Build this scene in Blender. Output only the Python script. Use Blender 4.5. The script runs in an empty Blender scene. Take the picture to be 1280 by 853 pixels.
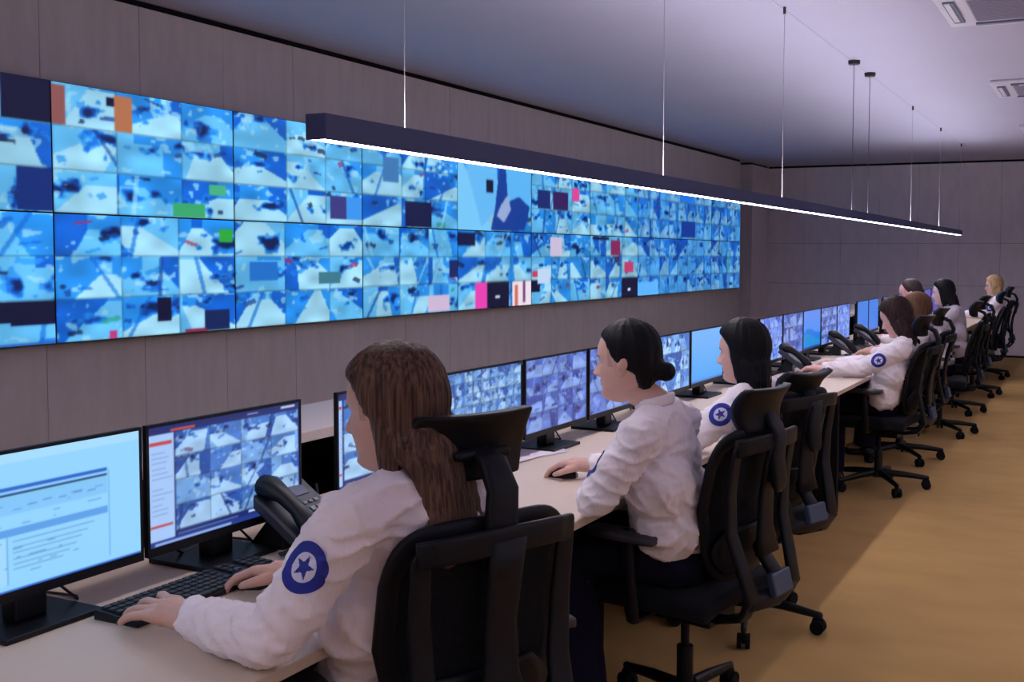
import bpy, bmesh, math, random
import numpy as np
from mathutils import Vector, Matrix, noise
from mathutils.bvhtree import BVHTree

C = bpy.context.scene.collection
PI = math.pi
random.seed(7)

# ------------------------------------------------------------------ camera
scene = bpy.context.scene
CAMH = 1.49
cam_d = bpy.data.cameras.new('camera'); cam = bpy.data.objects.new('camera', cam_d); C.objects.link(cam)
cam_d.sensor_fit = 'HORIZONTAL'; cam_d.sensor_width = 36.0
cam_d.lens = 1326.126 / 1280 * 36.0
cam_d.shift_x = -(770 - 640) / 1280.0
cam_d.shift_y = (392 - 426.5) / 1280.0
cam_d.clip_start = .05; cam_d.clip_end = 100
_R = ((0.90713826, 0.02817986, -0.41988816), (0.42079742, -0.04781789, 0.90589347), (0.00544979, -0.99845848, -0.05523545))
_m = Matrix.Identity(4)
for i in range(3):
    _m[i][0] = _R[i][0]; _m[i][1] = -_R[i][1]; _m[i][2] = -_R[i][2]
_m[2][3] = CAMH
cam.matrix_world = _m
scene.camera = cam
# ------------------------------------------------------------------ view, world
scene.view_settings.view_transform = 'Standard'; scene.view_settings.look = 'None'
scene.view_settings.gamma = 1; scene.view_settings.use_curve_mapping = False
scene.view_settings.exposure = 0.0
scene.cycles.use_denoising = True
scene.cycles.max_bounces = 6; scene.cycles.diffuse_bounces = 4; scene.cycles.transparent_max_bounces = 12
w = bpy.data.worlds.new('world'); scene.world = w; w.use_nodes = True
w.node_tree.nodes['Background'].inputs[0].default_value = (.30, .28, .36, 1); w.node_tree.nodes['Background'].inputs[1].default_value = .25
LAMP_DOWN = 29.0; LAMP_UP = 38.0; LAMP_COL = (1.0, .91, .96)
LAMP_UP_COL = (.82, .83, 1.0)
SCREEN_GAIN = 1.0

# ------------------------------------------------------------------ helpers
def lin(c): return tuple((x / 12.92 if x <= .04045 else ((x + .055) / 1.055) ** 2.4) for x in c)
def rgb(r, g, b): return lin((r / 255, g / 255, b / 255))

def mat(name, col, rough=.5, metal=0, spec=.5, alpha=1, bump=None, mottle=None, emit=None, sheen=0, coat=0):
    m = bpy.data.materials.new(name); m.use_nodes = True
    nt = m.node_tree; b = nt.nodes['Principled BSDF']
    b.inputs['Base Color'].default_value = (*col, 1); b.inputs['Roughness'].default_value = rough
    b.inputs['Metallic'].default_value = metal; b.inputs['Specular IOR Level'].default_value = spec
    b.inputs['Alpha'].default_value = alpha; b.inputs['Sheen Weight'].default_value = sheen
    b.inputs['Coat Weight'].default_value = coat
    tc = nt.nodes.new('ShaderNodeTexCoord')
    def coords(sc):
        mp = nt.nodes.new('ShaderNodeMapping'); mp.inputs['Scale'].default_value = sc
        nt.links.new(tc.outputs['Object'], mp.inputs[0]); return mp.outputs[0]
    if mottle:   # (scale xyz, amount, detail)
        n = nt.nodes.new('ShaderNodeTexNoise'); n.inputs['Scale'].default_value = 1; n.inputs['Detail'].default_value = mottle[2]
        nt.links.new(coords(mottle[0]), n.inputs['Vector'])
        r = nt.nodes.new('ShaderNodeMapRange'); r.inputs[1].default_value = .3; r.inputs[2].default_value = .7
        r.inputs[3].default_value = 1 - mottle[1]; r.inputs[4].default_value = 1 + mottle[1]
        nt.links.new(n.outputs[0], r.inputs[0])
        mx = nt.nodes.new('ShaderNodeVectorMath'); mx.operation = 'SCALE'; mx.inputs[0].default_value = col
        nt.links.new(r.outputs[0], mx.inputs['Scale']); nt.links.new(mx.outputs[0], b.inputs['Base Color'])
    if bump:     # (scale xyz, strength, distance)
        n = nt.nodes.new('ShaderNodeTexNoise'); n.inputs['Scale'].default_value = 1; n.inputs['Detail'].default_value = 3
        nt.links.new(coords(bump[0]), n.inputs['Vector'])
        bp = nt.nodes.new('ShaderNodeBump'); bp.inputs['Strength'].default_value = bump[1]; bp.inputs['Distance'].default_value = bump[2]
        nt.links.new(n.outputs[0], bp.inputs['Height']); nt.links.new(bp.outputs[0], b.inputs['Normal'])
    if emit:
        b.inputs['Emission Color'].default_value = (*emit[0], 1); b.inputs['Emission Strength'].default_value = emit[1]
    return m

def attr_mat(name, rough=.5, emit=False, gain=1.0, sss=0):
    m = bpy.data.materials.new(name); m.use_nodes = True
    nt = m.node_tree; b = nt.nodes['Principled BSDF']
    a = nt.nodes.new('ShaderNodeAttribute'); a.attribute_name = 'col'
    if emit:
        b.inputs['Base Color'].default_value = (.01, .01, .012, 1); b.inputs['Roughness'].default_value = .35
        nt.links.new(a.outputs['Color'], b.inputs['Emission Color']); b.inputs['Emission Strength'].default_value = gain
    else:
        nt.links.new(a.outputs['Color'], b.inputs['Base Color']); b.inputs['Roughness'].default_value = rough
        b.inputs['Subsurface Weight'].default_value = sss; b.inputs['Subsurface Radius'].default_value = (.01, .004, .002); b.inputs['Subsurface Scale'].default_value = 1
    return m

M = dict(
    wall=mat('wall_fabric', rgb(214, 203, 202), .9, spec=.2, mottle=((14, 14, 3), .05, 3), bump=((160, 160, 160), .15, .002)),
    wallback=mat('wall_back_fabric', rgb(236, 224, 228), .9, spec=.2, mottle=((9, 9, 3), .05, 3)),
    wallpale=mat('wall_pale_paint', rgb(228, 224, 234), .9, spec=.2),
    gap=mat('dark_gap', (.012, .010, .012), .9, spec=.1),
    ceil=mat('ceiling_paint', rgb(200, 194, 212), .85, spec=.2, mottle=((.8, .8, .8), .02, 2)),
    ceilseam=mat('ceiling_seam', rgb(168, 160, 172), .9),
    carpet=mat('carpet', rgb(188, 152, 99), .95, spec=.1, mottle=((2.2, 5, 1), .07, 6), bump=((260, 260, 260), .5, .006)),
    desk=mat('desk_laminate', rgb(208, 190, 174), .45, spec=.4, mottle=((6, 1.2, 3), .03, 3)),
    deskedge=mat('desk_panel', rgb(176, 158, 138), .6),
    black=mat('black_plastic', (.006, .007, .011), .42, spec=.28),
    blackmatte=mat('black_matte', (.006, .006, .009), .8, spec=.15),
    fabric=mat('chair_fabric', (.006, .0065, .011), .85, spec=.15, sheen=.06, bump=((420, 420, 420), .4, .002)),
    frame=mat('chair_frame', (.0045, .0055, .0105), .45, spec=.22),
    screenlit=mat('screenlit_cushion', (.018, .040, .11), .8, sheen=.1),  # blue screen light on the headrest cushions put into their colour
    padgrey=mat('arm_pad_rubber', (.03, .03, .04), .5, spec=.5),
    bluegrey=mat('blue_grey_plastic', (.035, .060, .12), .4),
    chrome=mat('chrome', (.6, .6, .62), .2, metal=1),
    lamp=mat('lamp_housing', (.050, .074, .20), .5, spec=.5),
    wire=mat('steel_wire', (.55, .50, .50), .35, metal=.6),
    cable=mat('black_cable', (.012, .012, .015), .5),
    cream=mat('shelf_laminate', rgb(214, 200, 196), .5, spec=.4),
    paper=mat('paper', rgb(214, 204, 216), .9),
    acwhite=mat('ac_white', rgb(222, 216, 226), .4),
    acgrille=mat('ac_grille', rgb(160, 150, 170), .6),
    acdark=mat('ac_vane', rgb(90, 100, 130), .5),
    shirt=mat('white_shirt_cloth', rgb(238, 230, 238), .85, spec=.25, sheen=.15, bump=((26, 26, 11), .55, .012)),
    shirtgrey=mat('pale_grey_shirt_cloth', rgb(182, 174, 186), .85, spec=.25, bump=((26, 26, 11), .5, .012)),
    trousers=mat('navy_trousers_cloth', (.008, .007, .022), .9, spec=.1, bump=((18, 18, 6), .5, .012)),
    patchblue=mat('patch_blue', rgb(26, 44, 150), .7), patchwhite=mat('patch_white', rgb(205, 210, 235), .8),
    shoe=mat('black_shoe', (.012, .011, .014), .35), shoered=mat('dark_red_shoe', (.075, .012, .014), .35),
    key=mat('key_caps', (.013, .014, .019), .5), lcd=mat('phone_lcd', rgb(70, 76, 100), .25, emit=(rgb(110, 110, 150), .10)),
    phonegrey=mat('phone_grey', (.030, .032, .046), .5), keygrey=mat('phone_keys', (.16, .17, .21), .5),
    screen=attr_mat('screen_picture', emit=True, gain=SCREEN_GAIN),
    skin=attr_mat('skin', .5, sss=.12),
)
def net_mat():
    m = mat('chair_net', (.006, .007, .011), .8, spec=.15)
    nt = m.node_tree; b = nt.nodes['Principled BSDF']
    tc = nt.nodes.new('ShaderNodeTexCoord'); vo = nt.nodes.new('ShaderNodeTexVoronoi'); vo.inputs['Scale'].default_value = 330
    nt.links.new(tc.outputs['Object'], vo.inputs['Vector'])
    r = nt.nodes.new('ShaderNodeMapRange'); r.inputs[1].default_value = .25; r.inputs[2].default_value = .45; r.inputs[3].default_value = .80; r.inputs[4].default_value = 1
    nt.links.new(vo.outputs['Distance'], r.inputs[0]); nt.links.new(r.outputs[0], b.inputs['Alpha'])
    return m
M['net'] = net_mat()
def diff_mat():
    m = bpy.data.materials.new('lamp_diffuser'); m.use_nodes = True; nt = m.node_tree; nt.nodes.clear()
    e = nt.nodes.new('ShaderNodeEmission'); e.inputs[0].default_value = (*LAMP_COL, 1); e.inputs[1].default_value = LAMP_DOWN
    o = nt.nodes.new('ShaderNodeOutputMaterial'); nt.links.new(e.outputs[0], o.inputs[0]); return m
M['diff'] = diff_mat()
M['diffup'] = M['diff'].copy(); M['diffup'].name = 'lamp_uplight'
M['diffup'].node_tree.nodes['Emission'].inputs[0].default_value = (*LAMP_UP_COL, 1); M['diffup'].node_tree.nodes['Emission'].inputs[1].default_value = LAMP_UP
def hair_mat(name, c1, c2, rough=.5):
    m = mat(name, c1, rough, spec=.16); nt = m.node_tree; b = nt.nodes['Principled BSDF']
    tc = nt.nodes.new('ShaderNodeTexCoord'); mp = nt.nodes.new('ShaderNodeMapping'); mp.inputs['Scale'].default_value = (150, 150, 5)
    n = nt.nodes.new('ShaderNodeTexNoise'); n.inputs['Scale'].default_value = 1; n.inputs['Detail'].default_value = 4
    cr = nt.nodes.new('ShaderNodeValToRGB'); cr.color_ramp.elements[0].position = .35; cr.color_ramp.elements[1].position = .7
    cr.color_ramp.elements[0].color = (*c1, 1); cr.color_ramp.elements[1].color = (*c2, 1)
    bp = nt.nodes.new('ShaderNodeBump'); bp.inputs['Strength'].default_value = .6; bp.inputs['Distance'].default_value = .004
    nt.links.new(tc.outputs['Object'], mp.inputs[0]); nt.links.new(mp.outputs[0], n.inputs['Vector']); nt.links.new(n.outputs[0], cr.inputs[0])
    nt.links.new(cr.outputs[0], b.inputs['Base Color']); nt.links.new(n.outputs[0], bp.inputs['Height']); nt.links.new(bp.outputs[0], b.inputs['Normal'])
    return m
HAIR = dict(brown=hair_mat('hair_brown', (.036, .018, .015), (.17, .098, .068)), black=hair_mat('hair_black', (.0035, .0035, .006), (.008, .007, .011)),
            dark=hair_mat('hair_dark_brown', (.018, .009, .010), (.05, .026, .024)), auburn=hair_mat('hair_auburn', (.075, .035, .018), (.17, .085, .045)),
            blonde=hair_mat('hair_blonde', (.32, .20, .09), (.62, .44, .24)), short=hair_mat('hair_short', (.03, .02, .022), (.07, .05, .05)))

class MB:
    def __init__(s): s.v = []; s.f = []; s.mi = []
    def add(s, vs, fs, mi=0):
        o = len(s.v); s.v += [tuple(p) for p in vs]; s.f += [tuple(i + o for i in f) for f in fs]; s.mi += [mi] * len(fs)
    def box(s, x0, x1, y0, y1, z0, z1, mi=0, rot=None, piv=None):
        vs = [Vector((x, y, z)) for x in (x0, x1) for y in (y0, y1) for z in (z0, z1)]
        if rot is not None:
            pv = Vector(piv) if piv else Vector(((x0 + x1) / 2, (y0 + y1) / 2, (z0 + z1) / 2))
            vs = [rot @ (p - pv) + pv for p in vs]
        s.add(vs, [(0, 1, 3, 2), (4, 6, 7, 5), (0, 4, 5, 1), (2, 3, 7, 6), (0, 2, 6, 4), (1, 5, 7, 3)], mi)
    def tube(s, pts, rad, seg=12, flat=False, asp=1.0, side=None, mi=0, sq=1.0):
        """swept round or oval tube; rad one or per point; asp squashes along the second axis; side = preferred first axis"""
        pts = [Vector(p) for p in pts]; n = len(pts)
        if not hasattr(rad, '__len__'): rad = [rad] * n
        tang = [(pts[min(i + 1, n - 1)] - pts[max(i - 1, 0)]).normalized() for i in range(n)]
        ref = Vector(side) if side else (Vector((0, 0, 1)) if abs(tang[0].z) < .9 else Vector((1, 0, 0)))
        rings = []
        def ring(c, t, r):
            a = (ref - t * ref.dot(t))
            if a.length < 1e-5: a = t.orthogonal()
            a.normalize(); b = t.cross(a)
            cs = [(math.cos(2 * PI * k / seg), math.sin(2 * PI * k / seg)) for k in range(seg)]
            return [c + a * (math.copysign(abs(x) ** sq, x) * r) + b * (math.copysign(abs(y) ** sq, y) * r * asp) for x, y in cs]
        if not flat:
            for q in (.15, .5, .85): rings.append(ring(pts[0] - tang[0] * rad[0] * math.cos(q * PI / 2) * .98, tang[0], rad[0] * math.sin(q * PI / 2)))
        for i in range(n): rings.append(ring(pts[i], tang[i], rad[i]))
        if not flat:
            for q in (.85, .5, .15): rings.append(ring(pts[-1] + tang[-1] * rad[-1] * math.cos(q * PI / 2) * .98, tang[-1], rad[-1] * math.sin(q * PI / 2)))
        vs = [p for r in rings for p in r]; fs = []
        for i in range(len(rings) - 1):
            for k in range(seg):
                k2 = (k + 1) % seg
                fs.append((i * seg + k, i * seg + k2, (i + 1) * seg + k2, (i + 1) * seg + k))
        fs.append(tuple(range(seg))[::-1]); fs.append(tuple((len(rings) - 1) * seg + k for k in range(seg)))
        s.add(vs, fs, mi)
    def ell(s, c, r, mtx=None, seg=20, rings=12, mi=0):
        vs = []; fs = []; c = Vector(c)
        for i in range(rings + 1):
            th = PI * i / rings
            if i in (0, rings):
                vs.append(Vector((0, 0, r[2] * math.cos(th)))); continue
            for k in range(seg): vs.append(Vector((r[0] * math.sin(th) * math.cos(2 * PI * k / seg), r[1] * math.sin(th) * math.sin(2 * PI * k / seg), r[2] * math.cos(th))))
        if mtx is not None: vs = [mtx @ p for p in vs]
        vs = [p + c for p in vs]
        def id(i, k): return 0 if i == 0 else (len(vs) - 1 if i == rings else 1 + (i - 1) * seg + k % seg)
        for i in range(rings):
            for k in range(seg):
                q = [id(i, k), id(i + 1, k), id(i + 1, k + 1), id(i, k + 1)]
                q = [a for j, a in enumerate(q) if a != q[j - 1]]
                fs.append(tuple(q))
        s.add(vs, fs, mi)
    def prism(s, outline, h0, h1, axis='z', mi=0):
        n = len(outline)
        def P(a, b, h): return {'z': (a, b, h), 'x': (h, a, b), 'y': (a, h, b)}[axis]
        vs = [P(a, b, h0) for a, b in outline] + [P(a, b, h1) for a, b in outline]
        fs = [tuple(range(n))[::-1], tuple(range(n, 2 * n))] + [(i, (i + 1) % n, n + (i + 1) % n, n + i) for i in range(n)]
        s.add(vs, fs, mi)
    def grid(s, P, mi=0, close_thick=None):
        """P: rows x cols of points -> surface; with thickness gives a closed slab (offset by vectors close_thick(i,j))"""
        R, Cc = len(P), len(P[0])
        vs = [p for r in P for p in r]; fs = []
        for i in range(R - 1):
            for j in range(Cc - 1): fs.append((i * Cc + j, i * Cc + j + 1, (i + 1) * Cc + j + 1, (i + 1) * Cc + j))
        if close_thick is not None:
            o = len(vs); d = Vector(close_thick); vs += [Vector(p) + d for p in vs[:o]]
            fs += [tuple(o + q for q in f[::-1]) for f in fs]
            edge = [(0, j, 0, j + 1) for j in range(Cc - 1)] + [(i, Cc - 1, i + 1, Cc - 1) for i in range(R - 1)] + \
                   [(R - 1, j, R - 1, j - 1) for j in range(Cc - 1, 0, -1)] + [(i, 0, i - 1, 0) for i in range(R - 1, 0, -1)]
            for a, b, c, d2 in edge:
                p, q = a * Cc + b, c * Cc + d2; fs.append((q, p, o + p, o + q))
        s.add(vs, fs, mi)
    def build(s, name, mats, parent=None, smooth=False, bevel=0, seg=2, angle=35):
        me = bpy.data.meshes.new(name); me.from_pydata(s.v, [], s.f)
        if not isinstance(mats, (list, tuple)): mats = [mats]
        for m in mats: me.materials.append(m)
        me.polygons.foreach_set('material_index', s.mi)
        bm = bmesh.new(); bm.from_mesh(me); bmesh.ops.recalc_face_normals(bm, faces=bm.faces); bm.to_mesh(me); bm.free()
        if smooth: me.shade_smooth()
        o = bpy.data.objects.new(name, me); C.objects.link(o)
        if parent is not None: o.parent = parent
        if bevel:
            b = o.modifiers.new('bevel', 'BEVEL'); b.width = bevel; b.segments = seg; b.limit_method = 'ANGLE'; b.angle_limit = math.radians(angle)
        return o

def empty(name, loc=(0, 0, 0), rz=0, label=None, cat=None, group=None):
    o = bpy.data.objects.new(name, None); C.objects.link(o); o.location = loc; o.rotation_euler = (0, 0, rz); o.empty_display_size = .1
    tag(o, label, cat, group); return o
def tag(o, label=None, cat=None, group=None, kind=None):
    if label: o['label'] = label
    if cat: o['category'] = cat
    if group: o['group'] = group
    if kind: o['kind'] = kind
    return o
def struct(o): o['kind'] = 'structure'; return o
def copy_tree(o, parent=None):
    c = o.copy(); C.objects.link(c)
    if parent is not None: c.parent = parent
    for ch in [x for x in KIDS.get(o, [])]: copy_tree(ch, c)
    return c
KIDS = {}
def register(o):
    KIDS.clear()
    for x in bpy.data.objects:
        if x.parent: KIDS.setdefault(x.parent, []).append(x)

# ------------------------------------------------------------------ the room
XL, YB, ZC, XR, YR = -5.04, 16.66, 2.92, 4.6, -3.2
b = MB(); b.box(-6, XR + .2, YR - .2, YB + .3, -.1, 0); struct(b.build('floor', M['carpet']))
b = MB(); b.box(-6, XR + .2, YR - .2, YB + .3, ZC, ZC + .1, 0); b.box(-1.752, -1.748, YR, YB, ZC - .0006, ZC, 1); struct(b.build('ceiling', [M['ceil'], M['ceilseam']]))
def panelled(name, spans, u_edges, z_edges, fixed, axis, sgn, material, thick=.03, g=.0035):
    """panels standing proud of a dark backing; seams are real gaps"""
    b = MB()
    for i in range(len(u_edges) - 1):
        for j in range(len(z_edges) - 1):
            u0, u1, z0, z1 = u_edges[i] + g / 2, u_edges[i + 1] - g / 2, z_edges[j] + g / 2, z_edges[j + 1] - g / 2
            if axis == 'x': b.box(min(fixed, fixed - sgn * thick), max(fixed, fixed - sgn * thick), u0, u1, z0, z1)
            else: b.box(u0, u1, min(fixed, fixed - sgn * thick), max(fixed, fixed - sgn * thick), z0, z1)
    u0, u1, z0, z1 = u_edges[0], u_edges[-1], 0, ZC
    if axis == 'x': b.box(min(fixed - sgn * .012, fixed - sgn * .15), max(fixed - sgn * .012, fixed - sgn * .15), u0, u1, z0, z1, 1)
    else: b.box(u0, u1, min(fixed - sgn * .012, fixed - sgn * .15), max(fixed - sgn * .012, fixed - sgn * .15), z0, z1, 1)
    return struct(b.build(name, [material, M['gap']]))
PH = 1.2545 / 2
left_edges = [3.775 + PH * k for k in range(-11, 19)]
left_edges = left_edges[:-1] + [15.285]
panelled('wall_left', None, [YR] + [e for e in left_edges if e > YR], [.02, ZC - .035], XL, 'x', 1, M['wall'], .02)
# return wall beyond the recess, and the recess itself
b = MB(); b.box(XL - .35, XL - .30, 15.28, 15.80, 0, ZC, 1)
b.box(XL - .30, XL + .03, 15.78, YB, 0, ZC - .03, 0)
b.box(XL - .30, XL + .0, 15.80, YB, ZC - .03, ZC, 1)
struct(b.build('wall_left_return', [M['wallback'], M['gap']]))
back_edges = [-5.02 + .593 * k for k in range(0, 17)]
panelled('wall_back', None, back_edges, [.03, 1.05, 1.69, ZC - .03], YB, 'y', -1, M['wallback'], .02)
b = MB(); b.box(XR, XR + .1, YR, YB, 0, ZC); struct(b.build('wall_right', M['wallpale']))
b = MB(); b.box(-6, XR, YR - .1, YR, 0, ZC); struct(b.build('wall_front', M['wallpale']))

# ------------------------------------------------------------------ pictures for screens (numpy rasters turned into vertex colours)
def poly_mask(X, Y, pts):
    ins = np.zeros(X.shape, bool); n = len(pts)
    for i in range(n):
        x1, y1 = pts[i]; x2, y2 = pts[(i + 1) % n]
        if y1 == y2: continue
        c = ((y1 > Y) != (y2 > Y)) & (X < (x2 - x1) * (Y - y1) / (y2 - y1) + x1)
        ins ^= c
    return ins
PAL = dict(hi=(164, 226, 255), light=(100, 196, 255), mid=(36, 148, 246), blue=(10, 100, 216), deep=(12, 56, 150), dark=(10, 20, 62),
           red=(170, 40, 90), green=(40, 160, 130), wood=(176, 112, 70))
def C3(k): return np.array(PAL[k], float) / 255
def vnoise(rng, X, Y, fx, fy):
    g = rng.random((int(fy) + 3, int(fx) + 3)); x = X * fx; y = Y * fy; xi = x.astype(int); yi = y.astype(int); u = x - xi; v = y - yi; u = u * u * (3 - 2 * u); v = v * v * (3 - 2 * v)
    return (g[yi, xi] * (1 - u) + g[yi, xi + 1] * u) * (1 - v) + (g[yi + 1, xi] * (1 - u) + g[yi + 1, xi + 1] * u) * v
def feed(rng, w, h, tone=0.0, pal=None):
    """one camera picture seen from a high corner: pale floor, side walls, furniture and a few people"""
    c = (lambda k: np.array(pal[k], float) / 255) if pal else C3
    X, Y = np.meshgrid((np.arange(w) + .5) / w, (np.arange(h) + .5) / h)
    img = np.zeros((h, w, 3)); img[:] = c(rng.choice(['light', 'mid', 'mid', 'blue']))
    hor = rng.uniform(.55, 1.0); vx = rng.uniform(.0, 1.0); a, b_ = rng.uniform(.05, .35, 2); l0, r0 = rng.uniform(-.6, .35), rng.uniform(.65, 1.6)
    lw = poly_mask(X, Y, [(-.1, 1.1), (vx - a, 1.1), (vx - a, hor), (l0, -.1), (-.1, -.1)]); img[lw] = c(rng.choice(['blue', 'mid', 'light', 'light']))
    rw = poly_mask(X, Y, [(1.1, 1.1), (vx + b_, 1.1), (vx + b_, hor), (r0, -.1), (1.1, -.1)]); img[rw] = c(rng.choice(['blue', 'mid', 'light', 'mid']))
    fl = poly_mask(X, Y, [(vx - a, hor), (vx + b_, hor), (r0, -.1), (l0, -.1)]); img[fl] = c(rng.choice(['hi', 'light', 'hi']))
    n1 = vnoise(rng, X, Y, 3, 3); n2 = vnoise(rng, X, Y, rng.integers(4, 7), rng.integers(4, 7)); n3 = vnoise(rng, X, Y, 11, 9)
    bx, by = rng.uniform(.1, .9), rng.uniform(.3, .95); clus = np.exp(-(((X - bx) / rng.uniform(.2, .6)) ** 2 + ((Y - by) / rng.uniform(.15, .35)) ** 2))
    q = (n2 * .6 + n3 * .4) * (.62 + .38 * clus) + clus * .16
    for th, k in ((.56, 'mid'), (.63, 'blue'), (.71, 'deep'), (.79, 'dark')):
        m = (q > th); img[m] = img[m] * .25 + c(k) * .75
    m = (n3 * .5 + (1 - n2) * .5 + clus * .14 > .74); img[m] = img[m] * .3 + c('hi') * .7
    for _ in range(rng.integers(1, 4)):
        th = rng.uniform(-.6, .6); cx, cy, aa, e = rng.uniform(0, 1), rng.uniform(.1, .95), rng.uniform(.04, .16), rng.uniform(.02, .08)
        u = (X - cx) * math.cos(th) + (Y - cy) * math.sin(th); v = -(X - cx) * math.sin(th) + (Y - cy) * math.cos(th)
        k = rng.choice(['deep', 'blue', 'dark', 'mid']) if rng.random() > .14 else rng.choice(['red', 'red', 'green'])
        m = (np.abs(u) < aa) & (np.abs(v) < e); img[m] = img[m] * .3 + c(k) * .7
    if rng.random() < .5:
        x0 = rng.uniform(.1, .9); m = np.abs(X - x0 + (Y - .5) * rng.uniform(-.5, .5)) < .035; img[m] = img[m] * .4 + c(rng.choice(['blue', 'hi', 'deep'])) * .6
    img = img * (1 + tone + (n1[..., None] - .5) * .24)
    ed = (X < 1.01 / w) | (Y < 1.01 / h); img[ed] *= .72
    return np.clip(img, 0, 1)
def blur(img, n=1):
    for _ in range(n):
        p = np.pad(img, ((1, 1), (1, 1), (0, 0)), 'edge')
        img = (p[1:-1, 1:-1] * 4 + p[:-2, 1:-1] + p[2:, 1:-1] + p[1:-1, :-2] + p[1:-1, 2:]) / 8
    return img
def to_lin(a): return np.where(a <= .04045, a / 12.92, ((a + .055) / 1.055) ** 2.4)
def screen_mesh(name, img, wd, ht, parent, x=0.0, y0=None, z0=0.0, sx=1):
    """vertical picture facing +X, rows of img run bottom to top, columns along +Y"""
    h, w = img.shape[:2]
    ys = np.linspace(0, wd, w) + (-(wd / 2) if y0 is None else y0); zs = np.linspace(0, ht, h) + z0
    Yg, Zg = np.meshgrid(ys, zs); co = np.stack([np.full(Yg.shape, x), Yg, Zg], -1).reshape(-1, 3)
    idx = np.arange(w * h).reshape(h, w)
    f = np.stack([idx[:-1, :-1], idx[:-1, 1:], idx[1:, 1:], idx[1:, :-1]], -1).reshape(-1, 4)
    me = bpy.data.meshes.new(name); me.from_pydata(co.tolist(), [], f.tolist())
    ca = me.color_attributes.new('col', 'FLOAT_COLOR', 'POINT')
    a = np.ones((w * h, 4), np.float32); a[:, :3] = to_lin(img).reshape(-1, 3); ca.data.foreach_set('color', a.ravel())
    me.materials.append(M['screen']); o = bpy.data.objects.new(name, me); C.objects.link(o); o.parent = parent
    return o

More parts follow.
